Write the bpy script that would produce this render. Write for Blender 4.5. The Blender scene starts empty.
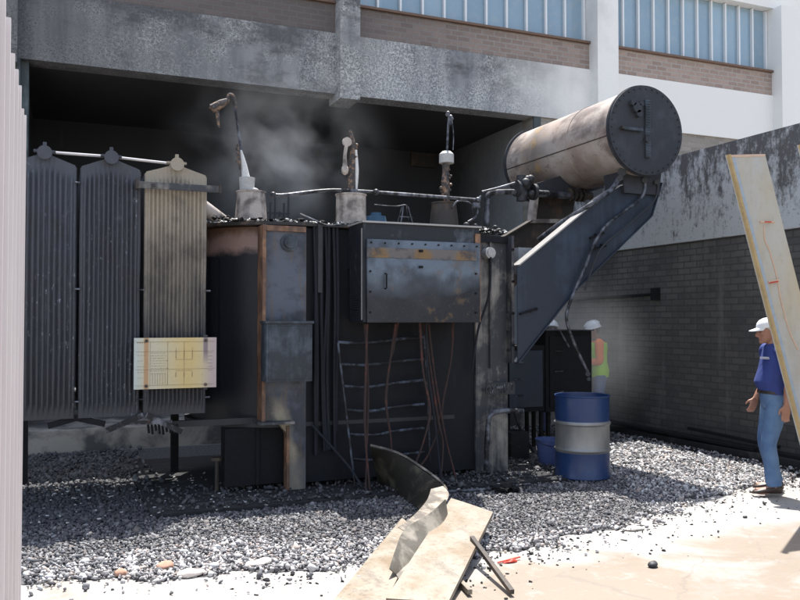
import bpy, bmesh, math, random
import numpy as np
from mathutils import Vector, Matrix, noise as mn
random.seed(7); rng = np.random.default_rng(7)
R = math.radians
scn = bpy.context.scene
C = scn.collection
PI = math.pi

# ---------------------------------------------------------------- camera (real perspective, eye height 1.72 m)
F = 814.0; TH = math.atan(20.5 / F); EYE = 1.72
cam_d = bpy.data.cameras.new('camera'); cam = bpy.data.objects.new('camera', cam_d); C.objects.link(cam)
cam_d.sensor_width = 36; cam_d.lens = 36 * F / 800; cam_d.clip_end = 500; cam_d.clip_start = 0.05
cam.location = (0, 0, EYE); cam.rotation_euler = (PI / 2 + TH, 0, -math.atan2(.3857, .9226))
scn.camera = cam

def ray(px, py):
    u = (px - 400) / F; v = (300 - py) / F
    f = math.cos(TH) - v * math.sin(TH); z = math.sin(TH) + v * math.cos(TH)
    return Vector((.9226 * u + .3857 * f, -.3857 * u + .9226 * f, z))
def aY(px, py, Y): r = ray(px, py); return Vector((0, 0, EYE)) + r * (Y / r.y)
def aX(px, py, X): r = ray(px, py); return Vector((0, 0, EYE)) + r * (X / r.x)
def aZ(px, py, Z=0): r = ray(px, py); return Vector((0, 0, EYE)) + r * ((Z - EYE) / r.z)

# ---------------------------------------------------------------- object helpers
def tag(o, label=None, cat=None, group=None, kind=None):
    if label: o['label'] = label
    if cat: o['category'] = cat
    if group: o['group'] = group
    if kind: o['kind'] = kind
    return o
def empty(name, loc, label=None, cat=None, group=None, kind=None, rz=0):
    o = bpy.data.objects.new(name, None); C.objects.link(o); o.location = loc; o.rotation_euler = (0, 0, rz)
    o.empty_display_size = .1
    return tag(o, label, cat, group, kind)
def origin(o):
    p = Vector((0, 0, 0))
    while o is not None: p += o.location; o = o.parent
    return p
SPLIT = {'bolt', 'hinge', 'cleats', 'charred_remnant', 'rail', 'flange_cluster', 'clamp_end', 'flange_edge', 'jamb', 'back_wall', 'rear_wall', 'roof', 'fence_frame', 'angle_bracket', 'eyes', 'step_plate', 'latch'}
class B:
    """collects shapes in world coordinates; out() links them as one mesh object"""
    def __init__(s): s.bm = bmesh.new()
    def box(s, a, b, bev=0.0, mat=None):
        a = Vector(a); b = Vector(b); c = (a + b) / 2; d = b - a
        m = Matrix.Translation(c) @ Matrix.Diagonal((abs(d.x), abs(d.y), abs(d.z), 1))
        if mat is not None: m = mat @ m
        r = bmesh.ops.create_cube(s.bm, size=1, matrix=m)
        if bev:
            es = {e for v in r['verts'] for e in v.link_edges}
            bmesh.ops.bevel(s.bm, geom=list(es), offset=bev, segments=2, profile=.7, affect='EDGES')
        return s
    def bar(s, p, q, w, h, up=(0, 0, 1)):
        p = Vector(p); q = Vector(q); d = (q - p); L = d.length; d.normalize()
        u = Vector(up); x = d.cross(u)
        if x.length < 1e-4: x = d.cross(Vector((0, 1, 0)))
        x.normalize(); y = x.cross(d)
        m = Matrix(((x.x, y.x, d.x, 0), (x.y, y.y, d.y, 0), (x.z, y.z, d.z, 0), (0, 0, 0, 1)))
        bmesh.ops.create_cube(s.bm, size=1, matrix=Matrix.Translation((p + q) / 2) @ m @ Matrix.Diagonal((w, h, L, 1)))
        return s
    def cyl(s, p, q, r, r2=None, n=20, cap=True):
        p = Vector(p); q = Vector(q); d = q - p
        rot = d.to_track_quat('Z', 'Y').to_matrix().to_4x4()
        bmesh.ops.create_cone(s.bm, cap_ends=cap, segments=n, radius1=r, radius2=r if r2 is None else r2, depth=d.length,
                              matrix=Matrix.Translation((p + q) / 2) @ rot)
        return s
    def tube(s, pts, r, n=8, ell=1.0, up=None, smooth=True):
        pts = [Vector(p) for p in pts]
        if smooth and len(pts) > 2: pts = spline(pts, 5); 
        k = len(pts)
        rs = r if isinstance(r, (list, tuple)) else [r, r]
        rr = [np.interp(i / (k - 1), np.linspace(0, 1, len(rs)), rs) for i in range(k)]
        rings = []; nrm = Vector(up) if up else None
        for i, p in enumerate(pts):
            t = (pts[min(i + 1, k - 1)] - pts[max(i - 1, 0)]).normalized()
            if nrm is None:
                nrm = t.orthogonal()
            nrm = (nrm - t * nrm.dot(t))
            if nrm.length < 1e-5: nrm = t.orthogonal()
            nrm.normalize(); b = t.cross(nrm)
            rings.append([s.bm.verts.new(p + nrm * math.cos(2 * PI * j / n) * rr[i] + b * math.sin(2 * PI * j / n) * rr[i] * ell) for j in range(n)])
        for i in range(k - 1):
            for j in range(n):
                s.bm.faces.new((rings[i][j], rings[i][(j + 1) % n], rings[i + 1][(j + 1) % n], rings[i + 1][j]))
        s.bm.faces.new(rings[0][::-1]); s.bm.faces.new(rings[-1])
        return s
    def loft(s, rings):
        """rings: (centre, rx, ry[, axis]) stacked elliptic sections in the xy plane, or lists of points"""
        vs = []
        for ring in rings:
            vs.append([s.bm.verts.new(p) for p in ring])
        n = len(vs[0])
        for i in range(len(vs) - 1):
            for j in range(n):
                s.bm.faces.new((vs[i][j], vs[i][(j + 1) % n], vs[i + 1][(j + 1) % n], vs[i + 1][j]))
        s.bm.faces.new(vs[0][::-1]); s.bm.faces.new(vs[-1])
        return s
    def prism(s, pts, d):
        d = Vector(d); a = [s.bm.verts.new(Vector(p)) for p in pts]; b = [s.bm.verts.new(Vector(p) + d) for p in pts]
        n = len(a); s.bm.faces.new(a); s.bm.faces.new(b[::-1])
        for i in range(n): s.bm.faces.new((a[i], b[i], b[(i + 1) % n], a[(i + 1) % n]))
        return s
    def sphere(s, c, r, sc=(1, 1, 1), sub=2):
        bmesh.ops.create_icosphere(s.bm, subdivisions=sub, radius=r, matrix=Matrix.Translation(c) @ Matrix.Diagonal((*sc, 1)))
        return s
    def quad(s, pts):
        s.bm.faces.new([s.bm.verts.new(Vector(p)) for p in pts]); return s
    def out(s, name, mat, parent=None, smooth=None, label=None, cat=None, group=None, kind=None):
        if parent is not None and name in SPLIT:
            left = set(s.bm.verts); parts = []
            while left:
                st = [left.pop()]; isl = set(st)
                while st:
                    for e in st.pop().link_edges:
                        for v in e.verts:
                            if v in left: left.discard(v); isl.add(v); st.append(v)
                parts.append(isl)
            if len(parts) > 1:
                res = None
                for isl in parts:
                    q = B(); mp = {v: q.bm.verts.new(v.co) for v in isl}
                    for f in {f for v in isl for f in v.link_faces}: q.bm.faces.new([mp[v] for v in f.verts])
                    o = q.out(name, mat, parent, smooth, label); res = res or o
                s.bm.free(); return res
        bmesh.ops.recalc_face_normals(s.bm, faces=s.bm.faces)
        me = bpy.data.meshes.new(name)
        off = origin(parent) if parent is not None else Vector((0, 0, 0))
        base = Vector((0, 0, 0))
        if parent is None:
            xs = [v.co for v in s.bm.verts]
            mn_ = Vector((min(v.x for v in xs), min(v.y for v in xs), min(v.z for v in xs))); mx = Vector((max(v.x for v in xs), max(v.y for v in xs), max(v.z for v in xs)))
            base = Vector(((mn_.x + mx.x) / 2, (mn_.y + mx.y) / 2, mn_.z)); off = base
        bmesh.ops.translate(s.bm, verts=s.bm.verts, vec=-off)
        s.bm.to_mesh(me); s.bm.free()
        if mat is not None: me.materials.append(mat)
        o = bpy.data.objects.new(name, me); C.objects.link(o)
        if parent is not None: o.parent = parent
        else: o.location = base
        if smooth is None: smooth = 35
        if smooth:
            me.polygons.foreach_set('use_smooth', [True] * len(me.polygons))
            try: me.set_sharp_from_angle(angle=R(smooth))
            except Exception: pass
        return tag(o, label, cat, group, kind)
def spline(P, k):
    out = []
    for i in range(len(P) - 1):
        p0 = P[max(i - 1, 0)]; p1 = P[i]; p2 = P[i + 1]; p3 = P[min(i + 2, len(P) - 1)]
        for j in range(k):
            t = j / k
            out.append(.5 * ((2 * p1) + (p2 - p0) * t + (2 * p0 - 5 * p1 + 4 * p2 - p3) * t * t + (3 * p1 - p0 - 3 * p2 + p3) * t ** 3))
    out.append(P[-1]); return out

# ---------------------------------------------------------------- materials
class M:
    def __init__(s, name):
        s.m = bpy.data.materials.new(name); s.m.use_nodes = True; s.t = s.m.node_tree; s.n = s.t.nodes
        s.b = s.n['Principled BSDF']; s.co = s.n.new('ShaderNodeTexCoord').outputs['Object']
    def link(s, a, b): s.t.links.new(a, b)
    def put(s, inp, v):
        if hasattr(v, 'is_linked') or isinstance(v, bpy.types.NodeSocket): s.link(v, inp)
        elif isinstance(v, (tuple, list)) and len(v) == 3 and inp.type == 'RGBA': inp.default_value = (*v, 1)
        else: inp.default_value = v
    def map(s, scale=(1, 1, 1), loc=(0, 0, 0), src=None):
        n = s.n.new('ShaderNodeMapping'); s.link(src or s.co, n.inputs[0]); n.inputs['Scale'].default_value = scale; n.inputs['Location'].default_value = loc
        return n.outputs[0]
    def noise(s, scale, detail=4, rough=.6, src=None, dist=0, out=0):
        n = s.n.new('ShaderNodeTexNoise'); s.link(src or s.co, n.inputs['Vector']); n.inputs['Scale'].default_value = scale
        n.inputs['Detail'].default_value = detail; n.inputs['Roughness'].default_value = rough; n.inputs['Distortion'].default_value = dist
        return n.outputs[out]
    def ramp(s, v, lo, hi, a=0.0, b=1.0):
        n = s.n.new('ShaderNodeMapRange'); s.link(v, n.inputs[0]); n.clamp = True
        n.inputs[1].default_value = lo; n.inputs[2].default_value = hi; n.inputs[3].default_value = a; n.inputs[4].default_value = b
        return n.outputs[0]
    def math(s, op, a, b=None, c=None):
        n = s.n.new('ShaderNodeMath'); n.operation = op
        for i, v in enumerate((a, b, c)):
            if v is not None: s.put(n.inputs[i], v)
        return n.outputs[0]
    def mix(s, f, a, b, mode='MIX'):
        n = s.n.new('ShaderNodeMix'); n.data_type = 'RGBA'; n.blend_type = mode; n.clamp_factor = True
        s.put(n.inputs[0], f); s.put(n.inputs[6], a if not isinstance(a, tuple) else (*a, 1)); s.put(n.inputs[7], b if not isinstance(b, tuple) else (*b, 1))
        return n.outputs[2]
    def xyz(s, src=None):
        n = s.n.new('ShaderNodeSeparateXYZ'); s.link(src or s.co, n.inputs[0]); return n.outputs
    def comb(s, x, y, z=0.0):
        n = s.n.new('ShaderNodeCombineXYZ'); s.put(n.inputs[0], x); s.put(n.inputs[1], y); s.put(n.inputs[2], z); return n.outputs[0]
    def bump(s, h, dist=.01, strength=1.0):
        n = s.n.new('ShaderNodeBump'); s.link(h, n.inputs['Height']); n.inputs['Distance'].default_value = dist; n.inputs['Strength'].default_value = strength
        s.link(n.outputs[0], s.b.inputs['Normal']); return s
    def fin(s, color, rough=.7, metal=0.0, spec=.5):
        s.put(s.b.inputs['Base Color'], (*color, 1) if isinstance(color, tuple) else color)
        s.put(s.b.inputs['Roughness'], rough); s.put(s.b.inputs['Metallic'], metal); s.b.inputs['Specular IOR Level'].default_value = spec
        return s.m

def burnt(name, paint, soot=(.018, .018, .021), rust=(.16, .07, .035), cover=.55, rustc=.3, ash=.15, scale=2.2, rough=.55, metal=.0, streak=True, ashcol=(.30, .30, .31), soft=.075, spec=.4):
    """burnt painted steel: paint left in patches, soot over it, rust and pale ash blooms, vertical streaks"""
    m = M(name)
    big = m.noise(scale, 5, .62, dist=.3)
    v = m.map((9, 9, .9)); st = m.noise(1.6, 4, .6, src=v)
    f = m.math('ADD', m.math('MULTIPLY', big, .7), m.math('MULTIPLY', st, .3)) if streak else big
    sf = m.ramp(f, .62 - cover * .38 - soft, .62 - cover * .38 + soft, 0, 1)
    col = m.mix(sf, paint, soot)
    rn = m.noise(scale * 1.7, 6, .7, src=m.map((1, 1, .7), (3.1, 4.2, 1.7)))
    col = m.mix(m.ramp(rn, .72 - rustc * .3, .80 - rustc * .3, 0, .85), col, rust)
    an = m.noise(scale * 3.2, 7, .75, src=m.map((1, 1, .6), (8.3, 1.2, 5.5)))
    col = m.mix(m.ramp(an, .70 - ash * .3, .86 - ash * .3, 0, .7), col, ashcol)
    fine = m.noise(60, 3, .7)
    col = m.mix(.35, col, m.mix(fine, (.35, .35, .35), (1.5, 1.5, 1.5)), 'MULTIPLY')
    m.bump(m.math('ADD', m.math('MULTIPLY', big, .6), m.math('MULTIPLY', fine, .25)), .012, .5)
    return m.fin(col, m.ramp(fine, .2, .8, rough - .12, rough + .2), metal, spec)

def plain(name, col, rough=.6, metal=0.0, var=.25, scale=14, bump=.003, spec=.5):
    m = M(name); n = m.noise(scale, 5, .65)
    c = m.mix(n, tuple(x * (1 - var) for x in col), tuple(min(1, x * (1 + var)) for x in col))
    m.bump(n, bump, .6)
    return m.fin(c, rough, metal, spec)

MT = {}
MT['tank'] = burnt('burnt_tank_steel', (.016, .019, .030), soot=(.008, .009, .013), rust=(.07, .045, .035), cover=.70, rustc=.12, ash=.0, ashcol=(.12, .11, .10), spec=.25)
MT['tank_end'] = burnt('sooted_curved_steel', (.10, .07, .055), cover=.98, rustc=-.2, ash=-.2)
def tank_end():
    m = M('sooted_curved_steel'); x = m.xyz(); n = m.noise(3, 5, .65); f = m.noise(50, 3, .7)
    z = m.math('ADD', x[2], m.math('MULTIPLY', m.math('SUBTRACT', n, .5), .28)); 
    col = m.mix(f, (.010, .011, .016), (.020, .021, .028))
    col = m.mix(m.ramp(z, 2.37, 2.45), col, (.28, .19, .165)); col = m.mix(m.ramp(z, 2.54, 2.62), col, (.13, .075, .05))
    m.bump(f, .003, .5); return m.fin(col, .45, 0, .3)
MT['tank_end'] = tank_end()
MT['column'] = burnt('scorched_column_steel', (.075, .085, .105), soot=(.03, .032, .037), rust=(.19, .14, .10), cover=.4, rustc=.30, ash=.22, ashcol=(.30, .28, .25))
def scorch_column():
    m = M('scorched_blue_column'); x = m.xyz(); n = m.noise(2.6, 5, .65); f = m.noise(45, 4, .7); v = m.noise(1.6, 5, .65, src=m.map((9, 9, 1.1)))
    col = m.mix(m.ramp(n, .42, .58), (.030, .036, .050), (.085, .10, .135))
    col = m.mix(m.ramp(v, .50, .64, 0, .55), col, (.13, .09, .055))
    z = m.math('ADD', x[2], m.math('MULTIPLY', m.math('SUBTRACT', n, .5), .5)); low = m.ramp(z, .98, .78)
    cx = m.math('ADD', m.math('ADD', x[0], .93), m.math('MULTIPLY', m.math('SUBTRACT', x[2], .5), .22))
    arc = m.ramp(m.math('ABSOLUTE', m.math('ADD', cx, m.math('MULTIPLY', m.math('SUBTRACT', n, .5), .25))), .10, .03)
    col = m.mix(m.math('MULTIPLY', low, arc), col, (.30, .26, .19)); col = m.mix(m.ramp(x[2], .42, .30, 0, .6), col, (.13, .125, .12))
    col = m.mix(.35, col, m.mix(f, (.4, .4, .4), (1.6, 1.6, 1.6)), 'MULTIPLY'); m.bump(n, .006, .5); return m.fin(col, m.ramp(f, .3, .7, .38, .62))
MT['column'] = scorch_column()
MT['column_pale'] = burnt('ash_pale_column_steel', (.30, .28, .25), soot=(.05, .052, .06), rust=(.22, .15, .10), cover=.48, rustc=.18, ash=.3, ashcol=(.42, .40, .37))
MT['rustedge'] = burnt('rusted_edge_steel', (.30, .17, .10), soot=(.12, .07, .05), cover=.4, rustc=.5, ash=.2, scale=5, ashcol=(.45, .32, .22))
MT['lid'] = burnt('rusty_lid_steel', (.17, .11, .075), soot=(.03, .028, .028), cover=.55, rustc=.35, ash=.25, scale=4, ashcol=(.35, .28, .22))
MT['cabinet'] = burnt('heat_blued_cabinet_steel', (.12, .14, .17), soot=(.022, .025, .032), cover=.58, rustc=.26, ash=.25, scale=2.6, rough=.38, metal=.35, ashcol=(.26, .23, .20))
MT['jbox'] = burnt('grey_burnt_box_steel', (.085, .105, .13), soot=(.035, .042, .052), cover=.45, rustc=.0, ash=.18, scale=6, ashcol=(.22, .24, .26))
MT['arm'] = burnt('dark_arm_steel', (.045, .066, .10), soot=(.026, .035, .052), cover=.5, rustc=-.1, ash=-.05, scale=1.8, rough=.5)
MT['brownarm'] = burnt('brown_burnt_steel', (.12, .085, .06), soot=(.045, .038, .034), cover=.5, rustc=.3, ash=.05, scale=3)
MT['black'] = plain('charred_black', (.012, .012, .014), .85, 0, .5, 20, .006, .25)
MT['dark'] = plain('sooty_dark_metal', (.035, .037, .042), .6, .2, .5, 12, .004)
MT['disc'] = burnt('sooty_end_plate', (.052, .055, .066), soot=(.035, .037, .044), cover=.5, rustc=-.2, ash=-.1, scale=5, rough=.6)
MT['pipe'] = burnt('burnt_pipe_steel', (.17, .18, .21), cover=.36, rustc=.2, ash=.35, scale=8, rough=.45, metal=.3)
MT['rung'] = burnt('sooty_rung_steel', (.10, .125, .165), cover=.45, rustc=.1, ash=.15, scale=9, rough=.5)
MT['brightpipe'] = plain('bare_pipe_metal', (.55, .54, .55), .4, .4, .3, 10)
MT['cable'] = burnt('scorched_red_cable', (.13, .045, .035), soot=(.045, .03, .028), cover=.55, rustc=.1, ash=.3, scale=9, rough=.8, ashcol=(.26, .19, .17))
MT['blackcable'] = plain('charred_cable', (.017, .019, .025), .75, 0, .5, 25, .003, .3)
MT['porcelain'] = plain('ash_grey_porcelain', (.42, .42, .41), .65, 0, .35, 30, .01)
MT['shard'] = plain('white_shards', (.62, .62, .60), .7, 0, .3, 30)
MT['turret'] = burnt('pale_scorched_turret', (.46, .41, .37), soot=(.14, .12, .11), cover=.25, rustc=.15, ash=.3, scale=5, ashcol=(.5, .46, .42))
MT['stem'] = burnt('burnt_bushing_stem', (.30, .19, .12), soot=(.05, .045, .045), cover=.5, rustc=.3, ash=.4, scale=22, streak=False, ashcol=(.6, .52, .45))
MT['bluemetal'] = plain('dull_blue_valve', (.04, .10, .17), .5, .2, .4, 12)
MT['brightedge'] = plain('bright_edge_metal', (.36, .35, .34), .45, .3)  # paler metal: sunlit gleam of upper edges put into the colour

def radiator_mat(name, top, bot, z0, z1, spots):
    m = M(name); x = m.xyz()
    n = m.noise(3.0, 5, .65, src=m.map((2.5, 2.5, .7)))
    f = m.ramp(m.math('ADD', x[2], m.math('MULTIPLY', m.math('SUBTRACT', n, .5), 1.2)), z0, z1)
    col = m.mix(f, bot, top)
    rn = m.noise(2.2, 6, .7); col = m.mix(m.ramp(rn, .50, .66, 0, .55), col, (.05, .042, .042))
    sp = m.noise(26, 5, .8, src=m.map((1, 1, .5))); msk = m.noise(1.6, 2, .5, src=m.map((1, 1, 1), (4, 2, 7)))
    col = m.mix(m.math('MULTIPLY', m.ramp(sp, .60, .68, 0, 1), m.ramp(msk, .50, .62, 0, spots)), col, (.34, .37, .42))
    fi = m.noise(70, 3, .7); col = m.mix(.4, col, m.mix(fi, (.4, .4, .4), (1.6, 1.6, 1.6)), 'MULTIPLY')
    m.bump(fi, .004, .5)
    return m.fin(col, m.ramp(fi, .2, .8, .4, .7), 0)
MT['rad1'] = radiator_mat('radiator_soot_blue', (.056, .064, .082), (.028, .027, .030), .6, 2.9, .9)
MT['rad2'] = radiator_mat('radiator_soot_slate', (.050, .056, .070), (.034, .036, .044), .6, 2.9, .8)
MT['rad3'] = radiator_mat('radiator_burnt_pale', (.31, .27, .21), (.036, .038, .046), 1.45, 2.75, .25)

# concrete of the facade: white paint at the right, sooted to blue-grey at the left, with spalled spots
def facade_mat(name, white=(.85, .84, .81)):
    m = M(name); x = m.xyz()
    big = m.noise(.9, 4, .6); v = m.noise(1.2, 4, .6, src=m.map((3, 3, .35)))
    xx = m.math('ADD', m.math('ADD', x[0], 4.0), m.math('MULTIPLY', m.math('SUBTRACT', big, .5), 2.4))
    f = m.ramp(xx, 6.6, 8.9)
    grey = m.mix(m.ramp(v, .30, .72), (.17, .178, .19), (.37, .37, .37))
    lf = m.ramp(xx, -.5, 5.0, .50, 1.2); grey = m.mix(1.0, grey, m.comb(lf, lf, lf), 'MULTIPLY')
    sp = m.noise(24, 7, .8); msk = m.noise(1.0, 4, .65, src=m.map((1, 1, .8), (5.5, 0, 2.2)))
    sm = m.math('MULTIPLY', m.ramp(msk, .42, .62), m.ramp(sp, .475, .545))
    grey = m.mix(m.math('MULTIPLY', sm, m.ramp(xx, .2, 3.0, .15, 1)), grey, (.66, .66, .64))
    dk = m.noise(46, 5, .75, src=m.map((1, 1, 1), (2, 9, 4)))
    grey = m.mix(m.math('MULTIPLY', m.ramp(dk, .55, .59), m.ramp(msk, .42, .52)), grey, (.05, .05, .055))
    bl = m.noise(.75, 6, .72, src=m.map((1, 1, 1.6), (7.7, 0, 3.3))); up = m.math('ADD', bl, m.ramp(x[2], 5.2, 6.2, -.08, .06))
    grey = m.mix(m.ramp(up, .50, .62, 0, .75), grey, (.065, .065, .07))
    col = m.mix(f, grey, white)
    spk = m.noise(40, 3, .7); col = m.mix(m.math('MULTIPLY', m.ramp(spk, .62, .72, 0, .5), m.ramp(xx, 11.5, 6.5)), col, (.35, .36, .38))
    m.bump(m.math('ADD', sp, dk), .012, .5)
    return m.fin(col, .85)
def brick_mat(name, axis, c1, c2, mortar, bw=.23, bh=.085, stain=None, ms=.012):
    m = M(name); x = m.xyz()
    vec = m.comb(x[axis], x[2])
    b = m.n.new('ShaderNodeTexBrick'); m.link(vec, b.inputs['Vector'])
    b.inputs['Scale'].default_value = 1; b.inputs['Brick Width'].default_value = bw; b.inputs['Row Height'].default_value = bh
    b.inputs['Mortar Size'].default_value = ms; b.inputs['Color1'].default_value = (*c1, 1); b.inputs['Color2'].default_value = (*c2, 1); b.inputs['Mortar'].default_value = (*mortar, 1)
    n = m.noise(1.1, 5, .65); n2 = m.noise(22, 4, .7)
    col = m.mix(.55, b.outputs[0], m.mix(n2, (.5, .5, .5), (1.4, 1.4, 1.4)), 'MULTIPLY')
    if stain: col = m.mix(*stain(m, x, n, col))
    m.bump(m.math('SUBTRACT', m.math('MULTIPLY', n2, .3), b.outputs['Fac']), .006, .7)
    return m.fin(col, .85)
MT['facade'] = facade_mat('sooted_white_facade')
MT['facebrick'] = brick_mat('facade_face_brick', 0, (.30, .225, .19), (.42, .32, .27), (.40, .36, .33),
    stain=lambda m, x, n, col: (m.ramp(m.math('ADD', x[0], m.math('MULTIPLY', m.math('SUBTRACT', n, .5), 4)), -.5, 5.5, .80, 0), col, (.085, .08, .082)))
MT['lowbrick'] = brick_mat('facade_lower_brick', 0, (.22, .20, .18), (.33, .30, .26), (.28, .26, .24))
# firewall
def fwband():
    m = M('firewall_render_band'); x = m.xyz()
    st = m.noise(2.6, 6, .72, src=m.map((2.0, 2.0, .42))); big = m.noise(.8, 4, .6, src=m.map((1, 1, 1), (3, 7, 1)))
    fl = m.noise(13, 6, .78, src=m.map((1, 1, .7)))
    zf = m.ramp(x[2], 2.85, 4.1, .13, -.07)
    s = m.math('ADD', m.math('ADD', m.math('MULTIPLY', st, .55), m.math('MULTIPLY', fl, .45)), zf)
    s = m.math('ADD', s, m.math('MULTIPLY', m.math('SUBTRACT', big, .5), .55))
    col = m.mix(m.ramp(s, .45, .56), (.11, .108, .11), (.50, .52, .53))
    col = m.mix(m.ramp(m.noise(30, 4, .7), .58, .66, 0, .6), col, (.06, .058, .06))
    m.bump(fl, .012, .6); return m.fin(col, .85)
MT['fwband'] = fwband()
def fwbrick():
    m = M('firewall_sooty_brick'); x = m.xyz(); vec = m.comb(x[1], x[2])
    b = m.n.new('ShaderNodeTexBrick'); m.link(vec, b.inputs['Vector'])
    b.inputs['Scale'].default_value = 1; b.inputs['Brick Width'].default_value = .25; b.inputs['Row Height'].default_value = .088; b.inputs['Mortar Size'].default_value = .009
    b.inputs['Color1'].default_value = (.066, .064, .062, 1); b.inputs['Color2'].default_value = (.098, .093, .088, 1); b.inputs['Mortar'].default_value = (.055, .054, .053, 1)
    n2 = m.noise(18, 5, .7); big = m.noise(.9, 4, .6)
    st = m.noise(1.8, 5, .65, src=m.map((1.5, 2.2, .3)))
    col = b.outputs[0]
    up = m.math('MULTIPLY', m.ramp(x[2], 1.2, 2.8), m.ramp(big, .42, .62))
    col = m.mix(m.math('MULTIPLY', up, .75), col, m.mix(b.outputs['Fac'], (.17, .16, .145), (.06, .06, .06)))
    col = m.mix(m.ramp(st, .56, .70, 0, .55), col, (.15, .145, .135))
    col = m.mix(.6, col, m.mix(n2, (.5, .5, .5), (1.5, 1.5, 1.5)), 'MULTIPLY')
    m.bump(m.math('SUBTRACT', m.math('MULTIPLY', n2, .3), b.outputs['Fac']), .006, .6); return m.fin(col, .9)
MT['fwbrick'] = fwbrick()
MT['sootwall'] = burnt('bay_sooted_plaster', (.10, .10, .105), soot=(.045, .046, .050), cover=.8, rustc=-.4, ash=-.1, scale=.8, rough=.9)
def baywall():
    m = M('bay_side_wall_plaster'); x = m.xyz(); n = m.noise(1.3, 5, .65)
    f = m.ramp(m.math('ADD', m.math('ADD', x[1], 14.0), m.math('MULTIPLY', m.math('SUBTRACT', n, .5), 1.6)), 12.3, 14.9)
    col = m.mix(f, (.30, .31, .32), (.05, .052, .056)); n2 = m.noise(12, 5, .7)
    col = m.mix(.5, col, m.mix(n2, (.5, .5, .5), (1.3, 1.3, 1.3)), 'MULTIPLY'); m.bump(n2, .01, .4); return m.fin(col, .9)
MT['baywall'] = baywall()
MT['jamb'] = burnt('weathered_jamb', (.16, .20, .21), soot=(.06, .075, .08), cover=.5, rustc=-.3, ash=.1, scale=2)
MT['sill'] = plain('brown_sill', (.16, .10, .07), .7)
MT['mullion'] = plain('white_mullion', (.75, .78, .80), .5, 0, .05)
def glass():
    m = M('sky_reflecting_glass'); n = m.noise(.7, 2, .5)
    x = m.xyz(); wn = m.n.new('ShaderNodeTexWhiteNoise'); wn.noise_dimensions = '1D'; m.link(m.math('FLOOR', m.math('MULTIPLY', x[0], 2.6)), wn.inputs['W'])
    col = m.mix(n, (.20, .31, .40), (.36, .50, .60)); col = m.mix(m.math('MULTIPLY', wn.outputs[0], .45), col, (.16, .25, .33)); col = m.mix(m.ramp(m.noise(7, 5, .7), .5, .7, 0, .35), col, (.40, .42, .42)); return m.fin(col, .12, 0, .8)  # sky reflections painted into the glass colour, varied from pane to pane
MT['glass'] = glass()

# ground
def concrete():
    m = M('ashy_concrete_ground'); x = m.xyz()
    a = m.noise(.9, 6, .68, src=m.map((1, 1, 1), (2, 3, 0)), dist=.6); b = m.noise(5, 6, .7); c = m.noise(45, 4, .7)
    band = m.math('ADD', a, m.ramp(m.math('ADD', x[1], m.math('MULTIPLY', x[0], -.10)), 4.3, 4.9, -.15, .13))
    col = m.mix(m.ramp(band, .40, .56), (.225, .185, .145), (.31, .30, .29))
    col = m.mix(m.ramp(b, .56, .72, 0, .55), col, (.38, .36, .36))
    col = m.mix(m.ramp(c, .60, .72, 0, .5), col, (.25, .22, .20))
    vo = m.n.new('ShaderNodeTexVoronoi'); vo.feature = 'DISTANCE_TO_EDGE'; vo.inputs['Scale'].default_value = .8
    m.link(m.noise(2.2, 4, .6, out=1), vo.inputs['Vector']); 
    mm = m.n.new('ShaderNodeVectorMath'); mm.operation = 'MULTIPLY_ADD'; m.link(m.noise(2.5, 4, .65, out=1), mm.inputs[0]); mm.inputs[1].default_value = (.35, .35, 0); m.link(m.co, mm.inputs[2]); m.link(mm.outputs[0], vo.inputs['Vector'])
    col = m.mix(m.ramp(vo.outputs['Distance'], .006, .0015, 0, .45), col, (.16, .14, .125))
    g1 = m.noise(110, 4, .85); col = m.mix(m.ramp(g1, .54, .66, 0, .7), col, (.16, .14, .12))
    st = m.noise(1.7, 5, .7, src=m.map((1, 1.8, 1), (4, 8, 0))); col = m.mix(m.ramp(st, .54, .70, 0, .5), col, (.26, .245, .235))
    wet = m.noise(1.3, 4, .6, src=m.map((1, 1, 1), (9, 4, 0)))
    m.bump(m.math('ADD', b, m.math('MULTIPLY', c, .4)), .01, .4)
    return m.fin(col, m.ramp(wet, .45, .6, .9, .6))
MT['ground'] = concrete()
def gravelbed():
    m = M('gravel_bed_fines'); n = m.noise(40, 5, .8); return (m.bump(n, .02, 1), m.fin(m.mix(m.ramp(n, .4, .62), (.02, .02, .022), (.17, .17, .18)), .9))[1]
MT['bed'] = gravelbed()  # dark bed colour stands in for shade in gaps between the stones
def stones():
    m = M('crushed_gravel'); g = m.n.new('ShaderNodeNewGeometry')
    r = g.outputs['Random Per Island']; x = m.xyz()
    n = m.noise(90, 3, .7)
    cr = m.n.new('ShaderNodeValToRGB'); m.link(r, cr.inputs[0]); e = cr.color_ramp.elements
    e[0].position = 0; e[0].color = (.028, .028, .032, 1); e[1].position = 1; e[1].color = (.60, .60, .60, 1)
    for p, c in ((.15, (.09, .09, .10)), (.40, (.17, .17, .18)), (.58, (.28, .27, .27)), (.70, (.34, .28, .25)), (.76, (.42, .41, .41)), (.9, (.50, .50, .51))):
        q = e.new(p); q.color = (*c, 1)
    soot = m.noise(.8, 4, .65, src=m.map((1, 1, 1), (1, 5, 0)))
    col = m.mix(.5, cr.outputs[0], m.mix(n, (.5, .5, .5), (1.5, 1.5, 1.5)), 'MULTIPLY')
    soot_shade = m.n.new('ShaderNodeAttribute'); soot_shade.attribute_name = 'soot'
    sf = m.ramp(m.math('ADD', soot_shade.outputs['Fac'], m.math('MULTIPLY', m.math('SUBTRACT', soot, .5), 0.7)), .18, .85, 0, .86)  # attribute holds painted shade as well as soot, broken up by noise
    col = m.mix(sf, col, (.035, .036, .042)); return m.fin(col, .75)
MT['stones'] = stones()
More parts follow.
